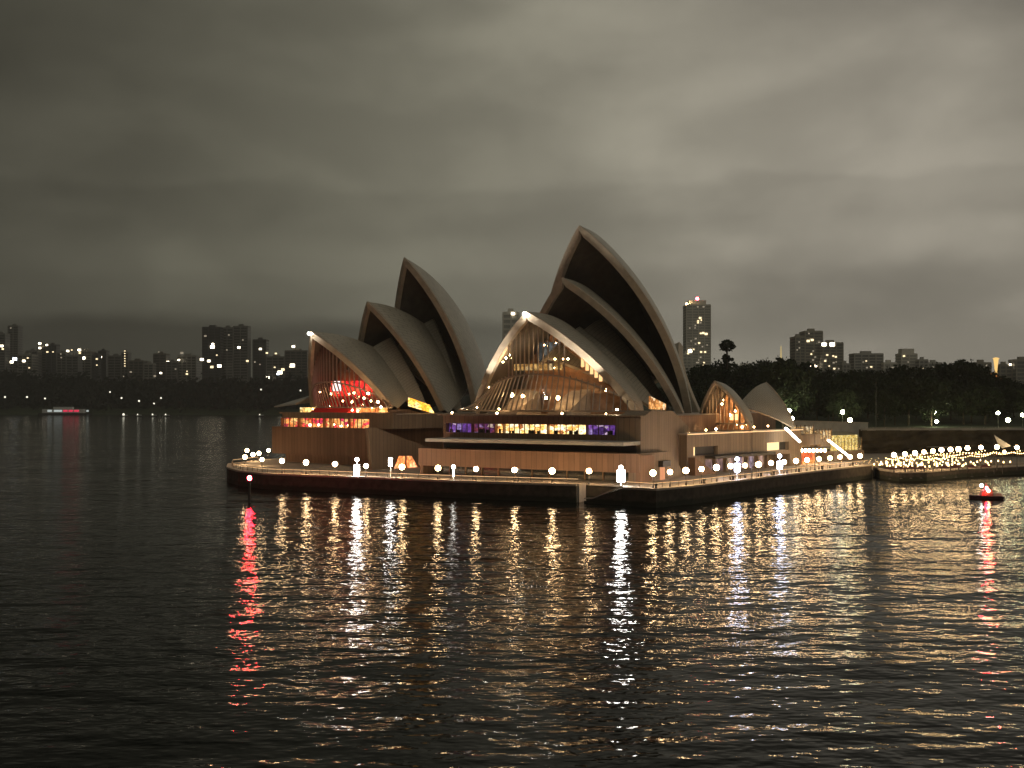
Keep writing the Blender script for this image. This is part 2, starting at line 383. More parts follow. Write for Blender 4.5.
# ------------------------------------------------------------------ the roof shells
def sphere_centre(A, B, C, R, want):
    ab = B-A; ac = C-A; n = ab.cross(ac); nl = n.length
    cc = A + (ac.cross(n)*-1*ab.length_squared*-1 if False else (n.cross(ab)*ac.length_squared + ac.cross(n)*ab.length_squared))/(2*nl*nl)
    r = (cc-A).length
    h = math.sqrt(max(R*R-r*r, 1.0)); n = n/nl
    c1, c2 = cc+n*h, cc-n*h
    return c1 if (c1-want).length < (c2-want).length else c2
def shell_grid(Fp, A, R, rad, nr=26, nt=22):
    """half shell: great-circle ribs fan out from the foot Fp to the ridge arc A->R (all on one sphere); x is lateral, ridge in plane x=0"""
    C = sphere_centre(Fp, A, R, rad, Vector((0, (A.y+R.y)/2, -60)))
    c0 = Vector((0, C.y, C.z)); r0 = (A-c0).length
    aa = math.atan2(A.z-c0.z, A.y-c0.y); ar = math.atan2(R.z-c0.z, R.y-c0.y)
    rows = []
    for i in range(nr+1):
        t = aa+(ar-aa)*i/nr; g = Vector((0, c0.y+r0*math.cos(t), c0.z+r0*math.sin(t)))
        u, v = (Fp-C).normalized(), (g-C).normalized(); w = math.acos(max(-1, min(1, u.dot(v))))
        row = []
        for k in range(nt+1):
            s = 0.04+0.96*k/nt
            row.append(C + (u*math.sin((1-s)*w)+v*math.sin(s*w))/math.sin(w)*rad)
        rows.append(row)
    return C, rows
def make_shell(parent, w, fu, fz, A, R, rad, thick, name='roof_shell', rib=True, rimw=1.0):
    mesh_v = []; mesh_f = []; uvs = []; mid = []
    ribm = MB(); inner_bvh_v = []; inner_bvh_f = []
    for side in (1, -1):
        C, rows = shell_grid(Vector((w*side, fu, fz)), A, R, rad)
        nr = len(rows)-1; nt = len(rows[0])-1
        def inn(p):
            q = p+(C-p).normalized()*thick
            if q.x*side < 0: q.x = 0
            return q
        b = len(mesh_v)
        for r in rows: mesh_v += r
        b2 = len(mesh_v)
        for r in rows: mesh_v += [inn(p) for p in r]
        for i in range(nr):
            for k in range(nt):
                q = [b+i*(nt+1)+k, b+(i+1)*(nt+1)+k, b+(i+1)*(nt+1)+k+1, b+i*(nt+1)+k+1]
                s_ = nt+1
                uvq = [(i/nr, k/nt*2), ((i+1)/nr, k/nt*2), ((i+1)/nr, (k+1)/nt*2), (i/nr, (k+1)/nt*2)]
                if side < 0: q = q[::-1]; uvq = uvq[::-1]
                mesh_f.append(q); uvs.append(uvq); mid.append(0)
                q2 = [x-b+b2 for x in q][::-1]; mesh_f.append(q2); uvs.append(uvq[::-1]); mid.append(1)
                inner_bvh_f.append([x for x in q2])
        for i in (0, nr):                                         # rim faces
            for k in range(nt):
                mesh_f.append([b+i*(nt+1)+k, b+i*(nt+1)+k+1, b2+i*(nt+1)+k+1, b2+i*(nt+1)+k]); uvs.append([(0, 0)]*4); mid.append(2)
        if rib:                                                   # edge rib following the front rim
            pts = rows[0]; ins = [inn(p) for p in pts]; nx = rows[1]; 
            pr = []
            for p, q, n_ in zip(pts, ins, nx):
                fw = (p-n_); fw = fw.normalized() if fw.length > 1e-6 else Vector((0, -1, 0))
                a_ = p+(p-q).normalized()*.12; 
                pr.append((a_+fw*rimw*.45, q+fw*rimw*.45, q-fw*rimw*.5+ (q-p).normalized()*.15, a_-fw*rimw*.6))
            base = len(ribm.v)
            vs = [v for t in pr for v in t]
            for v in vs:
                if v.x*side < 0: v.x = 0
            fs = []
            for k in range(len(pr)-1):
                for e in range(4):
                    f = [k*4+e, k*4+(e+1) % 4, (k+1)*4+(e+1) % 4, (k+1)*4+e]; fs.append(f if side > 0 else f[::-1])
            ribm.add(vs, fs)
    me = bpy.data.meshes.new(name); me.from_pydata([tuple(v) for v in mesh_v], [], mesh_f)
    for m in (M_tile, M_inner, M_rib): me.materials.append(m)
    ul = me.uv_layers.new(name='UVMap'); li = 0
    for p, uq, mi in zip(me.polygons, uvs, mid):
        p.material_index = mi; p.use_smooth = mi < 2
        for j, u in zip(p.loop_indices, uq): ul.data[j].uv = u
    me.update()
    o = bpy.data.objects.new(name, me); COL.objects.link(o); o.parent = parent
    if rib: ribm.build('edge_rib', [M_rib], o, smooth=False)
    return o, BVHTree.FromPolygons([tuple(v) for v in mesh_v], inner_bvh_f)

class Hall:
    """local frame: x = lateral (right), y = back along the axis, z up"""
    def __init__(s, px, Y, deg): s.O = Vector((X_(px, Y), Y, 0)); s.t = math.radians(deg); s.s = math.sin(s.t); s.c = math.cos(s.t)
    def u(s, px, v):                                             # where the line x=v crosses image column px
        k = (px-512)/F; return (k*(s.O.y-v*s.s)-s.O.x-v*s.c)/(s.s-k*s.c)
    def v(s, px, u):
        k = (px-512)/F; return (k*(s.O.y+u*s.c)-s.O.x-u*s.s)/(s.c+k*s.s)
    def Y(s, u, v): return s.O.y+u*s.c-v*s.s
    def pt(s, px, py, v):
        u = s.u(px, v); return Vector((v, u, Z_(py, s.Y(u, v))))
    def z(s, py, u, v): return Z_(py, s.Y(u, v))
    def world(s, p): return Vector((s.O.x+p.y*s.s+p.x*s.c, s.O.y+p.y*s.c-p.x*s.s, p.z))
    def local(s, p): d = p-s.O; return Vector((d.x*s.c-d.y*s.s, d.x*s.s+d.y*s.c, p.z))

def mullion_wall(parent, bvh, W, ub, zb, ubot, zbot, n, vscale, shift):
    """glass wall: vertical from under the shell, then flaring out as a skirt"""
    wall = empty('glass_wall', (0, 0, 0), parent=parent)
    cols = []
    for i in range(n+1):
        t = -1+2*i/n; v = t*W; p1 = Vector((v, ub(t), zb(t)))
        hit = bvh.ray_cast(p1+Vector((0, 0, .05)), Vector((0, 0, 1)), 60)[0]
        top = Vector(hit) if hit else p1+Vector((0, 0, .6))
        p0 = Vector((v*vscale+shift, ubot(t), zbot)); cols.append((top, p1, p0))
    g = MB()
    for a, b in zip(cols, cols[1:]):
        g.add([a[0], b[0], b[1], a[1]], [(0, 1, 2, 3)]); g.add([a[1], b[1], b[2], a[2]], [(0, 1, 2, 3)])
    g.build('glass', [M_glass], wall)
    for c in cols:
        m = MB(); m.bar(c[0], c[1], .19, .40); m.bar(c[1], c[2], .22, .32); m.build('mullion', [M_mullion], wall)
    for lv in (1, 2):
        tr = MB()
        for a, b in zip(cols, cols[1:]): tr.bar(a[lv], b[lv], .5, .35)
        tr.build('transom', [M_mullion], wall)
    return cols
def bulbs(parent, pts, r, m, name='foyer_lamp'):
    me = None
    for p in pts:
        if me is None:
            b = MB(); b.ball((0, 0, 0), r, 10, 6); o = b.build(name, [m], parent, smooth=True); me = o.data
        else:
            o = bpy.data.objects.new(name, me); COL.objects.link(o); o.parent = parent
        o.location = p; k = rnd.uniform(.65, 1.2); o.scale = (k, k, k*rnd.uniform(.9, 1.2))

# ---- concert hall (right, large)
CH = Hall(580, 270, 30)
ch = empty('concert_hall', CH.O, -CH.t, 'largest sail-roofed hall with glass foyer and the tallest pale shell at centre', 'concert hall')
A1 = CH.pt(527, 312, 0); A2 = CH.pt(563, 278, 0); A3 = CH.pt(580, 226, 0)
f1, f2, f3 = CH.u(644, 22.7), CH.u(686, 24), CH.u(693, 21)
FZ = 16.3
s1, b1 = make_shell(ch, 22.7, f1, FZ, A1, Vector((0, A1.y+44, 27)), 75, 1.5)
s2, b2 = make_shell(ch, 24, f2, FZ-1.5, A2, Vector((0, A2.y+46, 30)), 75, 1.4, rimw=1.1)
s3, b3 = make_shell(ch, 21, f3, FZ-3, A3, Vector((0, A3.y+52, 27)), 75, 1.6, rimw=1.2)
make_shell(ch, 21, f3+9, FZ-3, Vector((0, A3.y+66, 37)), Vector((0, A3.y+51, 26)), 75, 1.8)
make_shell(ch, 21.5, f2-5, FZ-1, Vector((0, A2.y+9, A2.z-11)), Vector((0, A2.y-8, 30)), 75, .8, name='louvre_shell', rib=False)
make_shell(ch, 18.5, f3-5, FZ-2, Vector((0, A3.y+12, A3.z-22)), Vector((0, A3.y-4, 34)), 75, .8, name='louvre_shell', rib=False)
print('concert', A1, A2, A3, f1, f2, f3)
# foyer glass
uF = -33.2
mullion_wall(ch, b1, 20.5, lambda t: A1.y+3+10*t*t, lambda t: 25.8-6.6*abs(t)**2.2, lambda t: uF+1.6+8*t*t, 17.6, 34, 1.10, 2.4)
# podium
vL, vR = CH.v(443, -34.6), CH.v(640, -34.6)
TOP = 16.5
def podium_ch():
    w = MB()
    zt0, zs0, zs1, zb0 = TOP, 14.75, 12.75, 11.3
    w.prism([(vL, -34.6), (vR, -34.6), (vR, 70), (vL, 70)], zs0, TOP)                     # upper parapet band
    w.prism([(vL+.3, -33.9), (vR-.3, -33.9), (vR-.3, 70), (vL+.3, 70)], zs1, zs0-.004) if False else None
    w.box((vL, -34.6, 3.3), (vL+.8, 70, zs0-.003)); w.box((vR-3.2, -34.6, 3.3), (vR, 60, zs0-.003))
    w.box((vL+.81, -34.6, 11.0), (vR-3.21, -33.8, zs1))
    w.build('podium_wall', [M_panel], ch)
    sill = MB(); sill.box((vL-1.0, -35.3, TOP+.003), (vR+.4, -33.6, TOP+.35)); sill.build('coping', [M_panel2], ch)
    # strip of lit foyer windows
    xs = [445, 470, 498, 503, 545, 548, 586, 590, 622]
    segs = [(446,472,'p'), (472.5,495,'p2'), (496,503,'y'), (504,545,'y'), (548,584,'y'), (587,621,'p')]
    rp = room('purple_room', [(.22,.08,.5),(.12,.05,.32),(.5,.35,.9),(.3,.12,.6),(.8,.6,.9),(.10,.04,.22)], .75, .55, (1, 1, 1.6))
    ry = room('yellow_room', [(1,.62,.2),(1,.75,.35),(.9,.45,.12),(1,.85,.55),(.35,.12,.04)], 2.4, .9, (1, 1, 1.8))
    rp2 = room('maroon_room', [(.28,.06,.10),(.5,.3,.7),(.20,.05,.2),(.9,.7,.6),(.12,.03,.05)], .6, .6, (1, 1, 1.6))
    for a, b, k in segs:
        va, vb = CH.v(a, -34), CH.v(b, -34)
        f = MB(); f.box((va, -33.2, zs1), (vb, -33.0, zs0)); o = f.build('window', [{'p': rp, 'y': ry, 'p2': rp2}[k]], ch)
        g = MB(); g.box((va, -33.95, zs1), (vb, -33.92, zs0)); g.build('pane', [M_glass], o)
        q = MB(); q.box((va-.12, -34.4, zs1), (va+.05, -33.3, zs0)); q.build('frame', [M_bronze], o)
        nb = int((vb-va)/1.25)
        for k in range(1, nb):
            x = va+(vb-va)*k/nb; q = MB(); q.box((x-.05, -34.0, zs1), (x+.05, -33.7, zs0)); q.build('mullion', [M_bronze], o)
        for k in range(max(1, int((vb-va)/1.6))):
            x = va+.4+rnd.random()*(vb-va-.9); hh = rnd.uniform(.5, 1.0); q = MB(); q.box((x, -33.6, zs1), (x+rnd.uniform(.3, .9), -33.3, zs1+hh)); q.build('furniture', [M_dark], o)
    # projecting lower tier
    va, vb = CH.v(424, -41.5), CH.v(634, -41.5)
    sl = MB(); sl.box((va+1.5, -43.2, 10.9), (vb-1.5, -34.61, 11.6)); sl.build('terrace_slab', [M_slab], ch)
    bk = MB(); bk.box((va+1.5, -36, 9.3), (vb-2, -35.6, 10.9)); bk.build('terrace_glazing', [M_dark], ch)
    bd = MB(); bd.box((va-1, -42.2, 5.6), (vb+1.4, -41.6, 9.35)); bd.box((va-1, -41.6, 8.6), (vb+1.4, -35.6, 9.0))
    bd.box((va-1, -41.6, 3.3), (va-.2, -34.61, 8.6)); bd.box((vb+.4, -41.6, 3.3), (vb+1.4, -34.61, 8.6)); bd.build('lower_wall', [M_panel], ch)
    so = MB(); so.box((va-.15, -41.59, 5.6), (vb+.35, -36.5, 5.9)); so.build('soffit', [M_slab], ch)
    gl = MB(); gl.box((va-.15, -37.6, DZ), (vb+.35, -37.4, 5.6)); gl.build('ground_glazing', [glass_mat('ground_glass', (.45,.5,.45), .25)], ch)
    rm = MB(); rm.box((va-.15, -35.4, DZ), (vb+.35, -35.2, 5.59)); rm.build('ground_room', [mat('ground_room_wall', (.22,.24,.2), .7, var=.6, scale=.3)], ch)
    n = 12
    for i in range(n+1):
        x = va+.2+(vb-va-.4)*i/n; c = MB(); c.box((x-.15, -37.85, DZ), (x+.15, -37.45, 5.59)); c.build('column', [M_bronze], ch)
    # west pedestal under the shell feet (roofline rises to the foot, then drops)
    up = CH.u(690, vR+.25)
    u1, u2 = CH.u(652, vR+.25), CH.u(673, vR+.25)
    x0 = vR+.01; x1 = vR+.26
    prof = [(-34.9, 3.3), (up, 3.3), (up, 13.6), (u2, 17.6), (u1, 17.8), (-34.9, 16.3)]
    pd = MB(); n = len(prof)
    pd.add([(x1, a, z) for a, z in prof]+[(x1-5.5, a, z) for a, z in prof],
           [tuple(range(n)), tuple(range(2*n-1, n-1, -1))]+[(i, n+i, n+(i+1) % n, (i+1) % n) for i in range(n)])
    pd.build('west_pedestal', [M_panel2], ch)
    # low annex wall with doorway in front of the pedestal
    an = MB(); prof = [(-41, 3.3), (-16, 3.3), (-20, 6.4), (-24.5, 9.1), (-41, 9.35)]; n = len(prof)
    an.add([(x1+2.3, a, z) for a, z in prof]+[(x1+.02, a, z) for a, z in prof],
           [tuple(range(n)), tuple(range(2*n-1, n-1, -1))]+[(i, n+i, n+(i+1) % n, (i+1) % n) for i in range(n)])
    an.build('annex_wall', [M_panel2], ch)
    dr = MB(); dr.box((x1+2.31, -30.2, DZ), (x1+2.36, -27.6, 6.2)); o = dr.build('doorway', [emit('doorway_glow', (1, .42, .2), .8)], ch)
    hd = MB(); hd.box((x1+2.31, -31, 6.2), (x1+3.3, -26.8, 7.4)); hd.build('hood', [M_dark], o)
    # roof terrace floor and inner structure
    fl = MB(); fl.box((vL+1, -33.5, TOP+.005), (vR-.5, 66, TOP+.2)); fl.build('foyer_floor', [M_floor], ch)
podium_ch()
def foyer_ch():
    u0 = A1.y
    w = MB(); n = 24; R_ = 17.5                                   # timber drum of the auditorium
    pts = [(R_*math.sin(a), u0+33-R_*math.cos(a)*1.0) for a in [math.pi*(-.5+i/n) for i in range(n+1)]]
    def ceil(b, p, zt, z0):
        h = b.ray_cast(Vector((p[0], p[1], z0)), Vector((0, 0, 1)), 60)[0]
        return min(zt, h.z-.3) if h else None
    pts = [p for p in pts if ceil(b1, p, 38, TOP)]
    for a, b in zip(pts, pts[1:]): w.add([(a[0], a[1], TOP), (b[0], b[1], TOP), (b[0], b[1], ceil(b1, b, 38, TOP)), (a[0], a[1], ceil(b1, a, 38, TOP))], [(0, 1, 2, 3)])
    w.build('timber_wall', [M_wood], ch)
    for z, dz, rr in ((21.5, 1.1, 20.5), (26.6, 1.2, 19.5)):
        gal = MB(); pp = [(rr*math.sin(a), u0+33-rr*math.cos(a)) for a in [math.pi*(-.33+.66*i/n) for i in range(n+1)]]
        qq = [(R_*math.sin(a), u0+33-R_*math.cos(a)) for a in [math.pi*(-.33+.66*i/n) for i in range(n+1)]]
        for a, b, c, e in zip(pp, pp[1:], qq, qq[1:]):
            if not (ceil(b1, a, 50, TOP) and ceil(b1, b, 50, TOP) and min(ceil(b1, a, 50, TOP), ceil(b1, b, 50, TOP)) > z+dz+.3): continue
            gal.add([(a[0], a[1], z), (b[0], b[1], z), (b[0], b[1], z+dz), (a[0], a[1], z+dz)], [(0, 1, 2, 3)])
            gal.add([(a[0], a[1], z), (b[0], b[1], z), (e[0], e[1], z), (c[0], c[1], z)], [(3, 2, 1, 0)])
        gal.build('gallery', [M_wood], ch)
    st = MB()
    for k in range(22): st.box((-9, u0+2+k*.55, TOP+.2), (-4, u0+2.55+k*.55, TOP+.5+k*.26)); st.box((4, u0+2+k*.55, TOP+.2), (9, u0+2.55+k*.55, TOP+.5+k*.26))
    st.build('stair', [M_carpet if False else M_floor], ch)
    lamps = []
    def lp(px, py, u): v = CH.v(px, u); lamps.append(Vector((v, u, CH.z(py, u, v))))
    def ug(px, o=1.2):
        u = u0+6
        for _ in range(6): u = u0+3+10*(CH.v(px, u)/20.5)**2+o
        return u
    for px, py in ((503,362),(506,358),(509,355),(512,358)): lp(px, py, ug(px))
    for px, py in ((544,345),(548,346),(556,343)): lp(px, py, ug(px, 3))
    for px, py in ((555,359),(563,359),(568,359),(554,368)): lp(px, py, ug(px, 4))
    bulbs(ch, lamps, .19, M_warm)
    big = []
    lamps = big
    def lq(px, py, u): v = CH.v(px, u); big.append(Vector((v, u, CH.z(py, u, v))))
    for px, py in ((512,395),(523,396),(546,398),(558,398)): lq(px, py, u0+3.5)
    for px, py in ((489,387),(606,390),(622,394)): lq(px, py, ug(px))
    bulbs(ch, big, .36, M_warm)
    out = []
    for px, py in ((477,407.5),(499,409)): v = CH.v(px, -33); out.append(Vector((v, -33.0, CH.z(py, -33, v))))
    for px in (452, 497, 562, 606): v = CH.v(px, -32.6); out.append(Vector((v, -32.6, 17.1)))
    bulbs(ch, out, .2, M_warm)
    M_rim = emit('rim_flood_lens', (1.0, .84, .62), 130)
    for sx in (-1, 1):
        sd = bpy.data.lights.new('rim_spot', 'SPOT'); sd.energy = 26000; sd.color = (1, .9, .74); sd.spot_size = math.radians(52); sd.spot_blend = .6; sd.shadow_soft_size = .25
        so = bpy.data.objects.new('rim_spot', sd); COL.objects.link(so); so.parent = ch; so.location = (sx*17.5, f1-14, TOP+1.9)
        so.rotation_euler = (Vector((sx*13, A1.y+5, 33))-Vector(so.location)).to_track_quat('-Z', 'Y').to_euler()
        t = MB(); p = Vector((sx*19.5, f1-7.5, TOP+1.3)); t.ball(p, .28, 10, 6); t.build('rim_floodlight', [M_rim], ch, smooth=True)
    # row of tall warm windows inside on the right, and a dim grey window bay in the middle
    for i, px in enumerate((581, 585.5, 590, 594.5, 599)):
        u = ug(px, .9); va, vb = CH.v(px, u), CH.v(px+3, u); z1 = CH.z(355+i*4.5, u, va); z0 = CH.z(367+i*3.6, u, va)
        b = MB(); b.box((va, u, z0), (vb, u+.2, z1)); b.build('foyer_window', [emit('foyer_window_glow', (1, .58, .24), 1.5) if i == 0 else bpy.data.materials['foyer_window_glow']], ch)
    u = u0+15.2; va, vb = CH.v(537, u), CH.v(560, u)
    b = MB(); b.box((va, u, CH.z(361, u, 0)), (vb, u+.2, CH.z(342, u, 0))); b.build('projection_window', [room('grey_room', [(.25,.27,.28),(.12,.13,.13),(.3,.3,.28)], .35, .5)], ch)
    u = u0+12.2; va, vb = CH.v(514, u), CH.v(562, u)
    b = MB(); b.box((va, u, CH.z(370, u, 0)), (vb, u+.2, CH.z(363.5, u, 0))); b.build('gallery_light', [room('gallery_glow', [(1,.6,.2),(.8,.42,.12),(1,.7,.35)], .55, .8)], ch)
    # lamp clipped on the tip of the front shell
    t = MB(); t.ball((0, A1.y-1.3, A1.z-.45), .30, 10, 6); t.build('tip_lamp', [emit('tip_lamp_lens', (1, .93, .8), 330)], ch, smooth=True)
    t = MB(); t.ball((CH.v(513, A1.y+6), A1.y+6, CH.z(313.5, A1.y+6, -4)), .5, 10, 6)
    # warm side window between the first two shells
    ua, ub_ = CH.u(650, 24.5), CH.u(666, 24.5)
    b = MB(); b.add([(24.5, ua, CH.z(409, ua, 24.5)), (24.5, ub_, CH.z(410, ub_, 24.5)), (24.5, ub_, CH.z(404, ub_, 24.5)), (24.5, ua, CH.z(396, ua, 24.5)),
                 (24.2, ua, CH.z(409, ua, 24.5)), (24.2, ub_, CH.z(410, ub_, 24.5)), (24.2, ub_, CH.z(404, ub_, 24.5)), (24.2, ua, CH.z(396, ua, 24.5))],
                [(0, 1, 2, 3), (7, 6, 5, 4), (0, 4, 5, 1), (1, 5, 6, 2), (2, 6, 7, 3), (3, 7, 4, 0)])
    b.build('side_window', [room('side_glow', [(1,.5,.18),(.8,.35,.1),(1,.7,.4),(.4,.15,.04)], 1.1, .8)], ch)
foyer_ch()

# ---- opera theatre (left, smaller)
OT = Hall(405, 305, 38)
ot = empty('opera_theatre', OT.O, -OT.t, 'smaller sail-roofed theatre at left with red glowing foyer under its front shell', 'theatre')
B1 = OT.pt(312, 332, 0); B2 = OT.pt(368, 302, 0); B3 = OT.pt(405, 258, 0)
g1, g2, g3 = OT.u(396, 15.8), OT.u(446, 17), OT.u(479, 16)
_, ob1 = make_shell(ot, 15.8, g1, 17.5, B1, Vector((0, B1.y+40, 24)), 75, 1.3)
make_shell(ot, 17, g2, 16, B2, Vector((0, B2.y+42, 26)), 75, 1.2, rimw=1.0)
make_shell(ot, 16, g3, 14, B3, Vector((0, B3.y+37, 24)), 75, 1.4, rimw=1.1)
make_shell(ot, 15.5, g2-4.5, 16, Vector((0, B2.y+9, B2.z-9)), Vector((0, B2.y-8, 28)), 75, .8, name='louvre_shell', rib=False)
make_shell(ot, 14.2, g3-4.5, 15, Vector((0, B3.y+12, B3.z-16)), Vector((0, B3.y-6, 32)), 75, .8, name='louvre_shell', rib=False)
print('opera', B1, B2, B3, g1, g2, g3)
def podium_ot():
    uf = OT.local(G(325, 465, DZ)).y+1.0
    print('uf', uf, 'B1u', B1.y)
    a = OT.v(272, uf); b = OT.v(378, uf)
    ZT = OT.z(427.5, uf, (a+b)/2)
    Zp = OT.z(414, uf, (a+b)/2)
    w = MB()
    w.box((a, uf, 5.8), (b, uf+50, ZT)); w.box((a+2, uf+3, 3.3), (b-1, uf+50, 5.79)); w.build('podium_wall', [M_panel], ot)
    a2 = OT.v(283, uf); b2_ = OT.v(392, uf)
    w2 = MB()
    zw0, zw1 = OT.z(427.5, uf, 0), OT.z(418.5, uf, 0)
    w2.box((a2-.6, uf+.3, zw1), (b2_, uf+45, Zp)); w2.box((a2-.6, uf+2.2, ZT+.003), (b2_, uf+44.9, zw1-.003))
    w2.box((OT.v(368.5, uf), uf+.3, ZT+.003), (b2_, uf+2.19, zw1-.003)); w2.build('upper_wall', [M_panel2], ot)
    rr = room('red_room', [(1,.12,.06),(1,.30,.08),(.9,.05,.08),(1,.55,.2),(.7,.04,.12),(1,.42,.12)], 1.5, .6, (1, 1, 1.6))
    for p0, p1 in ((284,299),(300.5,325),(326,330),(332,350),(351,368)):
        va, vb = OT.v(p0, uf+1.5), OT.v(p1, uf+1.5)
        f = MB(); f.box((va, uf+1.7, ZT), (vb, uf+1.9, zw1)); o = f.build('window', [rr], ot)
        g = MB(); g.box((va, uf+.8, ZT+.01), (vb, uf+.83, zw1-.01)); g.build('pane', [M_glass], o)
        q = MB(); q.box((va-.12, uf+.5, ZT+.01), (va+.06, uf+1.4, zw1-.01)); q.build('frame', [M_bronze], o)
        nb = int((vb-va)/1.25)
        for k in range(1, nb):
            x = va+(vb-va)*k/nb; q = MB(); q.box((x-.05, uf+.7, ZT+.01), (x+.05, uf+.95, zw1-.01)); q.build('mullion', [M_bronze], o)
    low = []
    for px, py in ((310,426),(319,426),(334,425.5),(341,427),(348,426.5)): v = OT.v(px, uf+1.1); low.append(Vector((v, uf+1.1, OT.z(py-1, uf, v))))
    bulbs(ot, low, .26, M_warm)
    cp = MB(); cp.box((a2-1.2, uf-.2, Zp+.003), (b2_+.3, uf+1.2, Zp+.4)); cp.build('coping', [M_panel2], ot)
    # roof terrace: glowing yellow gap between parapet and skirt
    fl = MB(); fl.box((a2, uf+1.3, Zp+.003), (b2_-.3, uf+44, Zp+.15)); fl.build('foyer_floor', [M_floor], ot)
    # skirt plate to the left
    sk = MB(); z = OT.z(401.5, uf, 0)
    pa = OT.v(274, uf+2); 
    sk.add([(pa, uf+2, z-1.6), (OT.v(300, uf+3), uf+1.5, z-.9), (OT.v(312, uf+12), uf+12, z+1.4), (pa+4, uf+14, z-.2),
            (pa, uf+2, z-1.3), (OT.v(300, uf+3), uf+1.5, z-.5), (OT.v(312, uf+12), uf+12, z+1.8), (pa+4, uf+14, z+.2)],
           [(3,2,1,0),(4,5,6,7),(0,1,5,4),(1,2,6,5),(2,3,7,6),(3,0,4,7)])
    sk.build('skirt_canopy', [M_slab], ot)
    return uf, Zp
OUF, OZP = podium_ot()
mullion_wall(ot, ob1, 14.2, lambda t: B1.y+5+8*t*t, lambda t: 24.6-4.8*abs(t)**2.2, lambda t: max(OUF+1.8, B1.y-4)+6*t*t, OZP+1.7, 26, 1.06, 1.6)
def foyer_ot():
    u0 = B1.y
    w = MB(); n = 20; R_ = 11.5
    pts = [(R_*math.sin(a), u0+24-R_*math.cos(a)) for a in [math.pi*(-.5+i/n) for i in range(n+1)]]
    def ceil(p):
        h = ob1.ray_cast(Vector((p[0], p[1], OZP)), Vector((0, 0, 1)), 60)[0]
        return min(34, h.z-.3) if h else None
    pts = [p for p in pts if ceil(p)]
    for a, b in zip(pts, pts[1:]): w.add([(a[0], a[1], OZP), (b[0], b[1], OZP), (b[0], b[1], ceil(b)), (a[0], a[1], ceil(a))], [(0, 1, 2, 3)])
    w.build('timber_wall', [M_wood], ot)
    # red carpeted stair and red wall behind it, its lit look put in as emission
    st = MB()
    for k in range(20): st.box((-6.5, u0+5+k*.4, OZP+.2), (7.5, u0+5.4+k*.4, OZP+.5+k*.22))
    st.build('red_stair', [M_carpet], ot)
    u = u0+11.8; va, vb = OT.v(330, u), OT.v(372, u)
    b = MB(); b.box((va, u, OT.z(396, u, 0)), (vb, u+.2, OT.z(381, u, 0))); b.build('red_glow_wall', [room('red_glow', [(1,.03,.02),(1,.06,.03),(.9,.02,.03),(1,.10,.05)], 1.5, .8)], ot)
    u -= .1; va, vb = OT.v(333, u), OT.v(341, u)
    b = MB(); b.box((va, u-.1, OT.z(391, u, 0)), (vb, u, OT.z(381, u, 0))); b.build('bright_panel', [emit('bright_panel_glow', (1, .75, .75), 2.2)], ot)  # plain emissive panel for the white area before the red wall
    pts = []
    def lp(px, py, u): v = OT.v(px, u); pts.append(Vector((v, u, OT.z(py, u, v))))
    for px, py in ((331,394),(320,392),(349,394),(354,393),(368,393.5),(343,401),(352,402),(371,401),(378,402),(364,398)): lp(px, py, u0+4)
    bulbs(ot, pts, .24, M_warm)
    pts2 = []
    for px, py in ((313,409),(318,410),(330,406),(352,410),(358,411),(372,408),(381,407)): v = OT.v(px, OUF+2.6); pts2.append(Vector((v, OUF+2.6, OT.z(py, OUF+2.6, v))))
    bulbs(ot, pts2, .2, M_warm)
    gw = MB(); va, vb = OT.v(300, OUF+4), OT.v(387, OUF+4); gw.box((va, OUF+4.0, OZP+.16), (vb, OUF+4.2, OZP+1.6))
    gw.build('bar_front', [room('amber_bar', [(1,.45,.10),(1,.62,.2),(.9,.25,.06),(1,.75,.4),(.6,.2,.04)], 1.5, .5)], ot)
    t = MB(); t.ball((0, B1.y-1.1, B1.z-.45), .28, 10, 6); t.build('tip_lamp', [bpy.data.materials['tip_lamp_lens']], ot, smooth=True)
    # bright amber side window at the right of the front shell
    def q(px, py, v): u = OT.u(px, v); return Vector((v, u, OT.z(py, u, v)))
    v = 19.5; P4 = [q(409, 406, v), q(434.5, 413.5, v), q(430, 405, v), q(409, 397.5, v)]
    b = MB(); b.add(P4+[p-Vector((.3, 0, 0)) for p in P4], [(0, 1, 2, 3), (7, 6, 5, 4), (0, 4, 5, 1), (1, 5, 6, 2), (2, 6, 7, 3), (3, 7, 4, 0)])
    b.build('side_window', [room('amber_window', [(1,.45,.05),(1,.55,.10),(1,.35,.03),(1,.65,.25)], 1.9, .5, (1, 1, 2))], ot)
    # west flank: wall, falling stair parapet and the glowing tent-shaped doorway
    xw = 19.2
    prof = [q(381, 470, xw), q(470, 470, xw), q(470, 420, xw), q(436, 417, xw), q(408, 409.5, xw), q(384, 413, xw)]
    w = MB(); n = len(prof); back = [p-Vector((9, 0, 0)) for p in prof]
    for p in prof[:2]+back[:2]: p.z = 3.3
    w.add(prof+back, [tuple(range(n)), tuple(range(2*n-1, n-1, -1))]+[(i, n+i, n+(i+1) % n, (i+1) % n) for i in range(n)]); w.build('flank_wall', [M_panel], ot)
    xs = 25.5
    prof = [q(372, 470, xs), q(440, 470, xs), q(437, 450.5, xs), q(400, 437, xs), q(376, 427.5, xs), q(368, 428, xs)]
    back = [p-Vector((1, 0, 0)) for p in prof]
    for p in prof[:2]+back[:2]: p.z = 3.3
    w = MB(); w.add(prof+back, [tuple(range(n)), tuple(range(2*n-1, n-1, -1))]+[(i, n+i, n+(i+1) % n, (i+1) % n) for i in range(n)]); w.build('stair_wall', [M_panel2], ot)
    xd = xs+.02
    D = [q(394, 468.5, xd), q(418, 468, xd), q(411.5, 456, xd), q(399, 456, xd)]
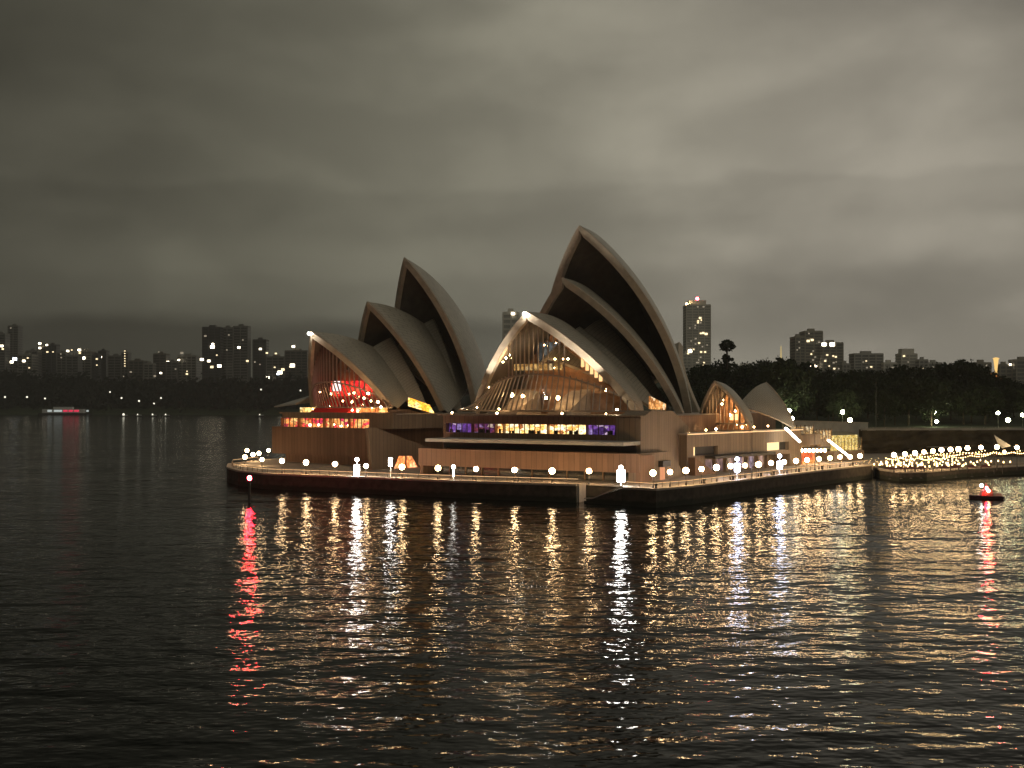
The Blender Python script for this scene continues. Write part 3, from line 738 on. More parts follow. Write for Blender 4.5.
    o = MB(); o.add(D+[p+Vector((.06, 0, 0)) for p in D], [(0, 3, 2, 1), (4, 5, 6, 7), (0, 1, 5, 4), (1, 2, 6, 5), (2, 3, 7, 6), (3, 0, 4, 7)])
    dd = o.build('doorway', [room('door_glow', [(1,.32,.10),(1,.45,.2),(1,.25,.07)], 1.5, .6)], ot)
    f = MB(); m1 = q(405.5, 468.3, xd); m2 = q(405.2, 456, xd); f.bar(m1+Vector((.1, 0, 0)), m2+Vector((.1, 0, 0)), .35, .3); f.build('door_frame', [M_panel2], dd)
foyer_ot()

# ---- west wing with the little restaurant shells
WA = G(692, 475, DZ); WB = G(790, 466, DZ)
wd = (WB-WA); wd.z = 0; WL = wd.length; wd.normalize(); WTH = math.atan2(wd.x, wd.y)
ww = empty('west_wing', (WA.x, WA.y, 0), -WTH, 'low stone wing with slot windows and long dark canopy beside the west promenade', 'building')
def west_wing():
    # local: y along the wall (back), x outward to the water; wall face at x=0
    H = Hall(692, WA.y, math.degrees(WTH)); H.O = Vector((WA.x, WA.y, 0)); return H
WW = west_wing(); WT = 12.3
def build_ww():
    def yy(px, x=0.0): return WW.u(px, x)
    L = WL+6
    w = MB()
    w.box((-34, -2, 9.6), (0, L, WT))                    # upper band incl. slots pierced below
    w.box((-34, -2, 7.6), (-1.2, L, 9.597)); 
    ya, yb, yc, yd = yy(693.5), yy(718), yy(767), yy(789)
    w.box((-1.199, yb, 7.6), (0, yc, 9.597)); w.box((-1.199, yd, 7.6), (0, L, 9.597)); w.box((-1.199, -2, 7.6), (0, ya, 9.597))
    w.box((-34, -2, 6.6), (0, L, 7.597)); w.box((-34, -2, 3.3), (-4.0, L, 6.597)); w.box((-4, L-6, 3.3), (0, L, 6.597)); w.box((-4, -2, 3.3), (0, yy(704), 6.597))
    w.build('wall', [M_panel2], ww)
    cp = MB(); cp.box((-3, -2.5, WT+.003), (.35, L+.3, WT+.4)); cp.build('coping', [M_kerb], ww)
    cp = MB(); cp.box((.352, -2.3, WT+.1), (.40, L+.2, WT+.22)); cp.build('light_strip', [M_led], ww)
    for a, b, m in ((693.5, 699, 'w'), (699.2, 718, 'd'), (764.5, 783, 'w'), (783.2, 789, 'd')):
        if a == 764.5: a = 767.2
        s = MB(); s.box((-1.18, yy(a), 7.62), (-1.1, yy(b), 9.58)); s.build('slot_window', [emit('slot_glow', (1, .72, .35), 1.6) if m == 'w' and 'slot_glow' not in bpy.data.materials else bpy.data.materials['slot_glow'] if m == 'w' else M_dark], ww)
    c = MB(); c.box((.004, yy(705), 6.9), (2.6, yy(766), 7.5)); c.build('canopy', [M_dark], ww)
    # ground-floor doorways with pinkish light inside
    r = room('shop_glow', [(.9,.55,.42),(.5,.3,.26),(1,.72,.5),(.35,.2,.22),(.7,.5,.6)], .45, .45, (1, 1, .7))
    n = 7; y0, y1 = yy(705), yy(778)
    for i in range(n):
        a = y0+(y1-y0)*i/n; b = y0+(y1-y0)*(i+1)/n
        s = MB(); s.box((-3.98, a+.3, DZ), (-3.9, b-.3, 6.3)); s.build('shopfront', [r], ww)
        k = MB(); k.box((-.9, a-.3, DZ), (-.1, a+.3, 6.597)); k.build('pier', [M_panel2], ww)
    # sloping stair flank at the near end
    s = MB(); s.add([(.005, -1.5, 3.4), (.005, 7.5, 3.4), (.005, -1.5, 7.4), (1.8, -1.5, 3.4), (1.8, 7.5, 3.4), (1.8, -1.5, 7.4)], [(0, 1, 2), (5, 4, 3), (0, 3, 4, 1), (1, 4, 5, 2), (2, 5, 3, 0)])
    s.build('stair_flank', [M_panel], ww)
    sl = MB(); sl.box((-4, yy(757), 12.75), (-2.5, yy(790), 12.9)) ; 
build_ww()
RH = Hall(715, 262, 43)
rs = empty('restaurant', RH.O, -RH.t, 'small pair of pale roof shells over a warmly lit restaurant on the west wing', 'restaurant')
def build_rest():
    r1 = RH.pt(715, 381, 0); z0 = WT+.45
    # feet from the picture columns 697 and 753
    best = min(((abs(RH.u(697, -w)-RH.u(753, w)), w) for w in [4+.05*i for i in range(160)]))[1]
    fu = RH.u(753, best); print('rest', best, fu, r1)
    _, bv = make_shell(rs, best, fu, z0, r1, Vector((0, r1.y+13.5, 18.6)), 26, .5, rimw=.5)
    r2 = RH.pt(766, 382.5, 0); fr = RH.u(797, best)
    make_shell(rs, best+1, min(fr, r2.y-1), z0, r2, Vector((0, r1.y+11, 18.3)), 26, .5, rimw=.5)
    cols = mullion_wall(rs, bv, best*.88, lambda t: r1.y+2.2+3*t*t, lambda t: z0+1.6, lambda t: r1.y+1.2+3*t*t, z0, 12, 1.05, 0.0)
    b = MB(); yb = r1.y+6.5; xs = [(-.8+1.6*i/12)*best for i in range(13)]
    zs = []
    for x in xs:
        h = bv.ray_cast(Vector((x, yb, z0)), Vector((0, 0, 1)), 40)[0]; zs.append(h.z-.2 if h else z0+.3)
    b.add([(x, yb, z0) for x in xs]+[(x, yb, z) for x, z in zip(xs, zs)]+[(x, yb+.25, z0) for x in xs]+[(x, yb+.25, z-.1) for x, z in zip(xs, zs)],
          [(i, i+1, 14+i, 13+i) for i in range(12)]+[(27+i, 26+i, 39+i, 40+i) for i in range(12)]+[(13+i, 14+i, 40+i, 39+i) for i in range(12)])
    b.build('timber_wall', [M_wood], rs)
    pts = []
    for px, py in ((704,421),(708,416),(722,404),(724,400),(729,411),(730,415),(735,411),(737,424),(746,424)):
        u = r1.y+4.5; v = RH.v(px, u); pts.append(Vector((v, u, RH.z(py, u, v))))
    bulbs(rs, pts, .2, M_warm)
    u = r1.y+6; va, vb = RH.v(729, u), RH.v(737, u); b = MB(); b.box((va, u, RH.z(420, u, va)), (vb, u+.4, RH.z(414, u, va))); b.build('bar_shelf', [M_warm2], rs)
    # terrace lamps on the edge of the wing
    pts = []
    for px, py in ((690,433),(706,430),(716,429),(742,427),(747,426),(754,427),(768,426)):
        u = WW.u(px, -3); p = WW.world(Vector((-3, u, 0))); p.z = Z_(py, p.y); pts.append(RH.local(p))
    bulbs(rs, pts, .22, M_warm, 'table_lamp')
build_rest()

# ---- southern stairs, glass pavilion
def south_end():
    o = empty('stair_hall', (0, 0, 0), 0, 'stepped stone stair block with two bright diagonal handrails right of the restaurant', 'staircase')
    Yb = 283
    w = MB()
    pA = WW.world(Vector((0, WL+6.02, 0))); pB = G(857, 459.5, DZ)
    dd = (pB-pA); dd.z = 0; n = Vector((dd.y, -dd.x, 0)).normalized(); 
    bk = -n*26
    def quad(p, q, z0, z1, off=Vector((0, 0, 0))):
        w.prism([(p.x+off.x, p.y+off.y), (q.x+off.x, q.y+off.y), (q.x+bk.x, q.y+bk.y), (p.x+bk.x, p.y+bk.y)], z0, z1)
    m1 = pA.lerp(pB, .45); m2 = pA.lerp(pB, .75)
    quad(pA, m1, 8.2, 11.0, -n*2); quad(m1+dd.normalized()*.01, m2, 6.9, 9.6, -n*2)
    quad(pA, m1, 3.3, 8.19, -n*5); quad(m1+dd.normalized()*.01, m2, 3.3, 6.89, -n*5); quad(m2+dd.normalized()*.02, pB, 3.3, 5.4, -n*3)
    w.build('wall', [M_panel2], o)
    for (a, b) in (((785.5, 428), (800, 442)), ((828, 440), (848, 455.5))):
        Y = 268 if a[0] < 800 else 288
        h = MB(); h.bar(P(a[0], a[1], Y), P(b[0], b[1], Y+3), .45, .35); h.build('light_handrail', [M_strip], o)
    # canopy row of white lamps
    c = MB(); c.bar(P(799, 448, 281), P(827, 447, 289), 2.2, .25); c.build('canopy', [M_dark], o)
    for i in range(7):
        b = MB(); b.ball(P(801.5+i*3.9, 450.5, 281+i*1.1), .42, 10, 6); b.build('canopy_lamp', [M_globe], o, smooth=True)
    r = room('kiosk_glow', [(1,.25,.08),(1,.4,.12),(.8,.15,.05)], 1.1, .5)
    pa, pb = P(801, 460, 283), P(815, 460, 287); k = MB(); k.prism([(pa.x, pa.y), (pb.x, pb.y), (pb.x-.3, pb.y+.6), (pa.x-.3, pa.y+.6)], DZ, 6.7); k.build('kiosk_front', [r], o)
    # terrace glow
    r = room('terrace_glow', [(1,.65,.28),(.9,.5,.18),(1,.8,.5),(.5,.3,.12),(.3,.2,.1)], .75, 1.3)
    for a, b, y0, y1, Y in ((792, 813, 427, 439, 288), (816, 831, 431, 442, 292)):
        pa, pb = P(a, y1, Y), P(b, y1, Y+5); k = MB(); k.prism([(pa.x, pa.y), (pb.x, pb.y), (pb.x-.3, pb.y+.6), (pa.x-.3, pa.y+.6)], pa.z, Z_(y0, Y)); t = k.build('terrace_screen', [r], o)
        for i in range(6):
            c0 = pa.lerp(pb, i/5); m = MB(); m.box((c0.x-.1, c0.y-.4, pa.z), (c0.x+.1, c0.y-.2, Z_(y0-2, Y))); m.build('mullion', [M_bronze], t)
south_end()
def pavilion():
    pa = P(834, 452, 296); pb = P(861.5, 452, 304)
    o = empty('glass_pavilion', (pa.x, pa.y, 0), 0, 'glass pavilion glowing yellow with rounded top at the right end of the promenade', 'pavilion')
    q = pb-pa; q.z = 0; dd = q.normalized(); n = Vector((-dd.y, dd.x, 0)); L = q.length; z0 = Z_(451, 298); z1 = Z_(432.5, 298)
    g = MB(); prof = [(0, z0), (0, z1-1.6), (.9, z1-.5), (2.2, z1), (7, z1), (7, z0)]
    k = len(prof); vs = []
    for e in (0, L):
        for i, (a, z) in enumerate(prof):
            e2 = min(max(e, .0 if i not in (2, 3, 4) else 1.6), L if i not in (2, 3, 4) else L-1.6)
            vs.append(dd*e2+n*a+Vector((0, 0, z)))
    g.add(vs, [tuple(range(k-1, -1, -1)), tuple(range(k, 2*k))]+[(i, i+1, k+i+1, k+i) for i in range(k-1)])
    g.build('glass', [glass_mat('pavilion_glass', (.9, .88, .75), .12)], o)
    b = MB(); p0 = n*1.1; b.add([p0+Vector((0, 0, z0+.02)), p0+dd*L*.98+Vector((0, 0, z0+.02)), p0+dd*L*.98+Vector((0, 0, z1-.8)), p0+Vector((0, 0, z1-.8))], [(0, 1, 2, 3)])
    b.build('lit_interior', [room('pavilion_glow', [(1,.72,.22),(.9,.6,.15),(1,.85,.45),(.45,.3,.08),(.7,.5,.15)], 1.15, 2.8, (1, 1, 1))], o)
    for i in range(9):
        m = MB(); c = dd*(L*i/8); m.box((c.x-.07, c.y-.12, z0), (c.x+.07, c.y-.02, z1-1.6)); m.build('mullion', [M_bronze], o)
    bs = MB(); bs.prism([tuple((-dd*.4-n*.5).xy), tuple((dd*(L+.4)-n*.5).xy), tuple((dd*(L+.4)+n*8).xy), tuple((-dd*.4+n*8).xy)], DZ, z0-.01); bs.build('base', [M_panel2], o)
pavilion()

# ------------------------------------------------------------------ lamps
def lamp_proto(name, gm, r, label, cat, group):
    o = empty(name, (0, 0, -500), 0, label, cat, group)
    p = MB(); p.lathe([(.16, 0), (.16, .18), (.07, .25), (.055, 1.0)], 8); p.build('post', [M_post], o)
    c = MB(); c.lathe([(.10, -.62), (.17, -.45), (.10, -.40)], 8); c.build('collar', [M_post], o)
    g = MB(); g.ball((0, 0, 0), r, 14, 8); g.build('globe', [gm], o, smooth=True)
    return o
def lamp(proto, base, h, label, first):
    o = proto if first else copy_tree(proto)
    o.location = base; o['label'] = label
    for ch in o.children:
        if ch.name.startswith('post'): ch.scale = (1, 1, h-.3)
        else:
            ch.location = (0, 0, h); k = rnd.uniform(.86, 1.1); ch.scale = (k, k, k)
    return o
pl = lamp_proto('promenade_lamp', M_globe, .55, 'x', 'lamp', 'globe lamps along the promenade')
first = True
north = [(282,461),(306,462.5),(335,464),(366,466),(402,467),(438,468),(476,469),(514.5,470),(552,471),(589,471)]
west = [(653,473),(670,472),(686,470.5),(701.5,469),(716.5,467.5),(730.5,466),(745,465.5),(758.5,464.5),(771,463),(784,462),(796,461),(807,460),(819,459),(830,458),(840,457),(850,457),(860,456)]
east = [(247,450.5,322),(245,457,282),(253,454.5,296),(259,453.3,304),(262,460,276),(268.5,450.3,326)]
elab = ['far globe lamp above the rounded left tip of the promenade', 'leftmost near globe lamp on the rounded left tip', 'second globe lamp of the left tip cluster', 'middle globe lamp of the left tip cluster', 'lowest globe lamp of the left tip cluster, close to the rail', 'highest right globe lamp of the left tip cluster']
for i, (px, py) in enumerate(north):
    Y = edge_at(px)+2.2; b = Vector((X_(px, Y), Y, DZ))
    lamp(pl, b, Z_(py, Y)-DZ, f'{NUM[i]} warm globe lamp from the left along the north promenade railing', first); first = False
for i, (px, py) in enumerate(west):
    Y = edge_at(px)+1.8; b = Vector((X_(px, Y), Y, DZ))
    lamp(pl, b, max(2.0, Z_(py, Y)-DZ), f'{NUM[i]} warm globe lamp from the left along the west promenade', False)
for (px, py, Y), l in zip(east, elab):
    lamp(pl, Vector((X_(px, Y), Y, DZ)), max(1.6, Z_(py, Y)-DZ), l, False)
cl = [(894,455),(905,454),(915,453),(924,452),(933,451),(941.5,450),(950.5,449.5),(958.5,449),(967.5,448),(981,447.5),(997,447),(1017,447.5)]
for i, (px, py) in enumerate(cl):
    Y = 268+(px-894)*.10; b = Vector((X_(px, Y), Y, CZ))
    lamp(pl, b, Z_(py, Y)-CZ, f'{NUM[i]} globe lamp from the left above the lower concourse bar', False)['group'] = 'globe lamps above the lower concourse'
def floodmast(px, ytop, ylow, w, h, m, label):
    Y = edge_at(px)+2.6; o = empty('floodlight_mast', (X_(px, Y), Y, DZ), 0, label, 'floodlight', 'floodlight masts on the promenade')
    zt = Z_(ytop, Y)-DZ; zl = Z_(ylow, Y)-DZ
    p = MB(); p.lathe([(.2, 0), (.2, .2), (.09, .3), (.08, zt-.2)], 8); p.build('post', [M_white], o)
    b = MB(); b.ball((0, -.1, zt), .42, 12, 8); b.build('upper_light', [m], o, smooth=True)
    b = MB(); b.box((-w/2, -.45, zl-h/2), (w/2, -.12, zl+h/2)); b.build('light_panel', [m], o)
    b = MB(); b.box((-w/2-.08, -.10, zl-h/2-.08), (w/2+.08, .1, zl+h/2+.08)); b.build('housing', [M_post], o)
floodmast(357, 459.5, 470, 1.1, 2.2, M_globe_cool, 'floodlight mast with tall white panel left of the orange doorway')
floodmast(390.5, 459.5, 463.5, .7, 1.0, M_globe_cool, 'slim white floodlight mast just left of the orange tent-shaped doorway')
floodmast(453.5, 466.8, 473, .3, 1.4, emit('pole_light', (1, .95, .85), 14), 'thin pale lit pole in front of the large hall terrace')
floodmast(621, 467.5, 476, 1.5, 2.2, M_globe_cool, 'brightest white floodlight mast near the promenade corner')
floodmast(737, 459, 467.5, 1.1, 1.7, M_globe_blue, 'bluish white floodlight mast before the long dark canopy')
floodmast(779.5, 456, 465, 1.1, 1.6, M_globe_blue, 'bluish white floodlight mast near the restaurant shells')

# garden lamps
gl = lamp_proto('garden_lamp', M_globe_green, .62, 'x', 'lamp', 'garden lamps behind the forecourt')
GZ = 10.5
for i, (px, py, Y, l) in enumerate([(792,418.5,350,'greenish garden lamp just right of the restaurant shell'), (789,410.5,356,'small far garden lamp above the restaurant shell edge'), (842.5,412,352,'upper of two garden lamps above the glass pavilion'), (850,420,350,'lower of two garden lamps above the glass pavilion'),
        (935,412.5,378,'yellow garden lamp lighting a green bush'), (936.5,421.5,372,'garden lamp at the cliff edge below the lit bush'), (998,413,362,'large yellow garden lamp near the right edge'), (1008,420,358,'lower white garden lamp near the right edge'), (1022.5,415,360,'garden lamp cut by the right picture edge')]):
    lamp(gl, Vector((X_(px, Y), Y, GZ)), max(.9, Z_(py, Y)-GZ), l, i == 0)

# bollards, poles
def bollards():
    o0 = None
    for i, px in enumerate((656, 704, 733, 761, 774, 787, 799, 822, 853)):
        Y = edge_at(px)+.35
        if o0 is None:
            b = MB(); b.lathe([(.30, 0), (.30, .1), (.2, .18), (.2, .6), (.34, .72), (.30, .85), (.05, .9)], 12)
            o = o0 = b.build('bollard', [M_dark], smooth=False)
        else: o = o0.copy(); COL.objects.link(o)
        o.location = (X_(px, Y), Y, DZ+.1); tag(o, f'{NUM[i]} dark mooring bollard from the near corner along the west edge', 'bollard', 'mooring bollards on the west edge')
bollards()
def pole(px, y0, y1, Y, zb, label, r=.1):
    z1 = Z_(y0, Y); o = empty('flagpole', (X_(px, Y), Y, zb), 0, label, 'flagpole')
    p = MB(); p.lathe([(.3, 0), (.3, .25), (r, .3), (r*.6, z1-zb)], 8); p.build('pole', [M_post], o)
    p = MB(); p.ball((0, 0, z1-zb+.12), .16, 8, 6); p.build('finial', [M_bronze], o)
pole(752, 434, 479, 229, DZ, 'tall dark mast at the west sea wall before the wing')
pole(815, 433, 472, 258, DZ, 'thin dark mast before the canopy lamps')
pole(876, 383, 430, 358, GZ, 'tall thin pole rising before the dark garden trees', .14)

# ------------------------------------------------------------------ channel beacon, boat
def beacon():
    Y = 214; o = empty('channel_beacon', (X_(249.5, Y), Y, 0), 0, 'channel marker pile with a red light standing in the water at left', 'beacon')
    z = Z_(478, Y)
    p = MB(); p.lathe([(.28, -3), (.26, z-.6)], 10); p.build('pile', [M_dark], o)
    p = MB(); p.lathe([(.05, z-.6), (.5, z-.55), (.5, z-.45), (.05, z-.4)], 10); p.build('platform', [M_dark], o)
    p = MB(); p.ball((0, 0, z), .42, 12, 8); p.build('lantern', [M_red], o, smooth=True)
beacon()
def boat():
    Y = 222; o = empty('motor_boat', (X_(986, Y), Y, 0), 0, 'small dark motor boat with red and white lights near the right edge', 'boat')
    secs = [(-3.5, .08, .85), (-2.6, .55, .80), (-1.2, .95, .72), (.8, 1.05, .68), (2.6, 1.0, .66), (3.4, .9, .66)]
    h = MB(); vs = []
    for x, w, z in secs: vs += [(x, -w, z), (x*.94, -w*.72, -.05), (x*.9, 0, -.35), (x*.94, w*.72, -.05), (x, w, z)]
    fs = [tuple(5*i+e for e in (0, 1))+(5*(i+1)+1, 5*(i+1)) for i in range(5)]
    fs = [(5*i+e, 5*i+e+1, 5*(i+1)+e+1, 5*(i+1)+e) for i in range(5) for e in range(4)] + [(5*i, 5*(i+1), 5*(i+1)+4, 5*i+4) for i in range(5)] + [(25, 26, 27, 28, 29), (4, 3, 2, 1, 0)]
    h.add(vs, fs); h.build('hull', [mat('boat_hull', (.05, .02, .025), .4)], o)
    c = MB(); c.add([(-1.3, -.7, .7), (1.1, -.75, .7), (1.1, .75, .7), (-1.3, .7, .7), (-.6, -.6, 1.9), (1.0, -.65, 1.9), (1.0, .65, 1.9), (-.6, .6, 1.9)], [(3, 2, 1, 0), (4, 5, 6, 7), (0, 1, 5, 4), (1, 2, 6, 5), (2, 3, 7, 6), (3, 0, 4, 7)])
    c.build('cabin', [mat('boat_cabin', (.35, .08, .08), .5)], o)
    w = MB(); w.add([(-.9, -.665, 1.15), (.8, -.70, 1.15), (.8, -.655, 1.7), (-.55, -.625, 1.7)], [(0, 1, 2, 3)]); w.build('window', [M_dark], o)
    m = MB(); m.tube((0, 0, 1.9), (0, 0, 3.3), .05); m.build('mast', [M_post], o)
    for p, r, mm, n in (((-1.0, -.3, 2.75), .32, emit('masthead_lens', (.9, 1, .88), 60), 'white_light'), ((-.2, -.75, 2.3), .26, M_red, 'red_light'), ((.2, -.7, 1.75), .28, M_warm, 'cabin_light')):
        b = MB(); b.ball(p, r, 10, 6); b.build(n, [mm], o, smooth=True)
    b = MB(); b.cbox((2.1, 0, .95), (1.8, 1.2, .55)); b.build('stern_cover', [mat('boat_canvas', (.6, .58, .5), .8)], o)
boat()

# ------------------------------------------------------------------ lower concourse bar: tables, parasols, tent, terrace counter
def edge_c(px):
    for a, b in zip(C_E, C_E[1:]):
        xa, xb = 512+F*a.x/a.y, 512+F*b.x/b.y
        if xa <= px <= xb: return a.y+(b.y-a.y)*(px-xa)/(xb-xa)
    return C_E[-2].y
def bar_area():
    t0 = empty('bar_table', (0, 0, 0), 0, 'small round bar table with a glowing table lantern near the concourse edge', 'table', 'bar tables with lanterns on the lower concourse')
    b = MB(); b.lathe([(.42, .72), (.45, .74), (.42, .77)], 14); b.build('tabletop', [M_white], t0)
    b = MB(); b.lathe([(.26, 0), (.24, .04), (.05, .08), (.05, .72)], 10); b.build('pedestal', [M_post], t0)
    b = MB(); b.lathe([(.12, .78), (.16, .95), (.14, 1.15), (.05, 1.2)], 10); b.build('lantern', [emit('lantern_glow', (1, .64, .25), 11)], t0)
    c0 = empty('bar_stool', (0, 0, 0), 0, 'dark stool beside a lantern table on the lower concourse', 'stool', 'stools round the lantern tables')
    b = MB(); b.lathe([(.2, .44), (.22, .46), (.2, .5)], 10); b.build('seat', [M_wood], c0)
    for k in range(3):
        b = MB(); a = k*2.1; b.tube((.16*math.cos(a), .16*math.sin(a), .44), (.22*math.cos(a), .22*math.sin(a), 0), .02, n=6); b.build('leg', [M_post], c0)
    edge = inset(C_E, 1.7); first = True; cf = True; row = 0
    for rw in range(7):
        e = inset(C_E, 1.8+rw*4.6)
        for p, q in zip(e[1:-2], e[2:-1]):
            n = max(1, int((q-p).length/2.9))
            for k in range(n):
                if rnd.random() < .12: continue
                c = p.lerp(q, (k+.5*(rw % 2)+rnd.uniform(-.15, .15))/n); o = t0 if first else copy_tree(t0); first = False
                o.location = (c.x, c.y+rnd.uniform(-.3, .3), CZ)
                for s in (0, 1):
                    if rw > 3 or rnd.random() < .4: continue
                    a = rnd.uniform(0, 6.28); o2 = c0 if cf else copy_tree(c0); cf = False
                    o2.location = (o.location.x+.75*math.cos(a), o.location.y+.75*math.sin(a), CZ)
    # festoon strings of warm bulbs over the tables
    M_fest = emit('festoon_bulb', (1, .62, .24), 12)
    bm_ = MB(); bm_.ball((0, 0, 0), .13, 8, 5); me_b = None
    for i, (d_, a0, a1, hz) in enumerate(((3.2, 884, 935, 3.1), (9, 889, 960, 3.4), (6, 930, 990, 3.2), (14, 940, 1020, 3.5), (20, 900, 985, 3.6), (10, 975, 1030, 3.4))):
        e = inset(C_E, d_); ya = [edge_c(a0), edge_c(a1)]
        p = Vector((X_(a0, ya[0]+d_), ya[0]+d_, CZ+hz)); q = Vector((X_(a1, ya[1]+d_), ya[1]+d_, CZ+hz)); o = empty('festoon_light', p, 0, f'{NUM[i]} string of warm festoon bulbs counted from the near left end of the lower concourse', 'string lights', 'festoon strings over the lower concourse')
        n = 26; pts = [(q-p)*(k/n)-Vector((0, 0, 1.0*(1-(2*((k*3/n) % 1)-1)**2)*.5)) for k in range(n+1)]
        w = MB()
        for a, b2 in zip(pts, pts[1:]): w.bar(a, b2, .03, .03)
        w.build('cord', [M_post], o)
        for k in range(4):
            r_ = pts[min(n, round(k*n/3))]; w = MB(); w.tube((r_.x, r_.y, -hz), (r_.x, r_.y, .05), .05); w.build('post', [M_post], o)
        for a in pts[1:]:
            if me_b is None: ob = bm_.build('bulb', [M_fest], o, smooth=True); me_b = ob.data
            else: ob = bpy.data.objects.new('bulb', me_b); COL.objects.link(ob); ob.parent = o
            ob.location = a-Vector((0, 0, .14))
    # parasols
    u0 = empty('parasol', (0, 0, 0), 0, 'x', 'parasol', 'dark red parasols on the lower concourse')
    b = MB(); b.lathe([(.3, 0), (.3, .1), (.04, .14), (.035, 2.9)], 10); b.build('pole', [M_post], u0)
    b = MB(); b.lathe([(1.55, 2.25), (1.5, 2.27), (.8, 2.58), (.05, 2.85), (.04, 2.9)], 8); b.build('canopy', [mat('parasol_canvas', (.30, .10, .08), .85)], u0)
    for i, px in enumerate((890, 901, 911, 921, 944, 956, 972, 986)):
        Y = 246+(px-890)*.08; o = u0 if i == 0 else copy_tree(u0); o.location = (X_(px, Y), Y, CZ); o['label'] = f'{NUM[i]} dark red parasol from the left on the lower concourse'
    # white sail tent
    Y = 262; o = empty('sail_tent', (X_(1000, Y), Y, CZ), 0, 'bright white pointed sail canopy leaning over the bar at right', 'canopy')
    z0, z1 = Z_(449, Y)-CZ, Z_(435, Y)-CZ
    b = MB(); b.add([(-1.4, 0, z1), (2.0, -1.2, z0+.8), (1.2, 1.5, z0), (-.2, 1.0, z0+1.4), (-1.4, .06, z1+.08), (2.0, -1.14, z0+.86), (1.2, 1.56, z0+.06), (-.2, 1.06, z0+1.46)], [(3, 2, 1, 0), (4, 5, 6, 7), (0, 1, 5, 4), (1, 2, 6, 5), (2, 3, 7, 6), (3, 0, 4, 7)])
    b.build('canvas', [M_white], o)
    b = MB(); b.tube((-1.4, .03, 0), (-1.4, .03, z1+.3), .07); b.build('pole', [M_post], o)
    b = MB(); b.tube((1.3, 1.5, 0), (1.3, 1.5, z0), .07); b.build('pole', [M_post], o)
    b = MB(); b.ball((.2, -1.9, z0-.6), .35, 10, 6); b.build('spotlight', [M_globe], o, smooth=True)
    # bar building front under the terrace: long counter with back-lit shelves
    p, q = G(930, 457, CZ), G(1060, 455.5, CZ); o = empty('bar_counter', (p.x, p.y, CZ), 0, 'long lit bar counter under a flat roof at the back of the lower concourse', 'bar')
    dd = q-p; L = dd.length; dd.normalize(); n = Vector((-dd.y, dd.x, 0))
    def B(a, b, c, d_, z0, z1, m, nm):
        k = MB(); k.prism([tuple((dd*a+n*c).xy), tuple((dd*b+n*c).xy), tuple((dd*b+n*d_).xy), tuple((dd*a+n*d_).xy)], z0, z1); k.build(nm, [m], o)
    B(0, L, 0, .7, 0, 1.1, M_wood, 'counter'); B(0, L, 4, 4.4, 0, 3.0, room('bar_shelves', [(1,.6,.25),(.6,.3,.1),(1,.75,.45),(.25,.1,.05)], 1.2, 1.1), 'back_shelves'); B(-1, L, -1.6, 4.6, 3.0, 3.3, M_slab, 'roof')
    for k in range(9): B(L*k/8-.1, L*k/8+.1, -1.3, -1.1, 0, 3.0, M_post, 'post')
bar_area()

# ------------------------------------------------------------------ sandstone cliff, garden terrain
M_rock = mat('sandstone', (0.075, 0.06, 0.036), .95, var=.6, scale=.25, bump=.6)
def cliff():
    w = MB(); n = 70; pa = G(862, 453.5, DZ); pb = Vector((300, 352, DZ)); rr = random.Random(3); rows = 7; vs = []
    for i in range(n+1):
        p = pa.lerp(pb, i/n)
        for k in range(rows+1): vs.append((p.x+rr.uniform(-.3, .3), p.y+rr.uniform(-.7, .7)+(k*.12), (DZ-.3)+(GZ+.4-DZ)*k/rows))
    s = rows+1
    w.add(vs, [(i*s+k, (i+1)*s+k, (i+1)*s+k+1, i*s+k+1) for i in range(n) for k in range(rows)])
    b0 = len(w.v); w.add([(pa.x, pa.y+3, DZ-.3), (pb.x, pb.y+3, DZ-.3), (pb.x, pb.y+3, GZ+.35), (pa.x, pa.y+3, GZ+.35)], [(3, 2, 1, 0)])
    w.build('cliff_wall', [M_rock]); o = bpy.data.objects['cliff_wall']; tag(o, 'rough sandstone cliff wall behind the lower concourse', 'cliff wall')
    rl = empty('fence', (pa.x, pa.y+1.2, GZ), 0, 'pale low railing along the top of the sandstone cliff', 'fence')
    L = pb-pa
    k = MB(); k.bar((0, 0, 1.0), (L.x, L.y, 1.0), .12, .12); k.build('rail', [M_slab], rl)
    k = MB(); k.bar((0, 0, .35), (L.x, L.y, .35), .25, .7); k.build('base', [M_slab], rl)
    for i in range(50):
        m = MB(); m.box((L.x*i/49-.06, L.y*i/49-.06, .7), (L.x*i/49+.06, L.y*i/49+.06, 1.0)); m.build('post', [M_slab], rl)
    # pale terrace parapet behind the pavilion
    p = P(793, 424, 330); q = P(868, 427, 352); o = empty('terrace_wall', (p.x, p.y, 0), 0, 'pale horizontal terrace wall behind the stairs and glass pavilion', 'wall')
    k = MB(); d_ = q-p; k.prism([(0, 0), (d_.x, d_.y), (d_.x-.3, d_.y+1), (-.3, 1)], 3.4, [p.z+.8, q.z+1.2, q.z+1.2, p.z+.8]); k.build('wall', [M_slab], o)
    k = MB(); k.prism([(-.1, -.2), (d_.x+.1, d_.y-.2), (d_.x-.3, d_.y+1.2), (-.3, 1.2)], [p.z+.803, q.z+1.203, q.z+1.203, p.z+.803], [p.z+1.1, q.z+1.5, q.z+1.5, p.z+1.1]); k.build('coping', [M_kerb], o)
cliff()
M_grass = mat('garden_grass', (.035, .05, .02), .95, var=.4, scale=.2)
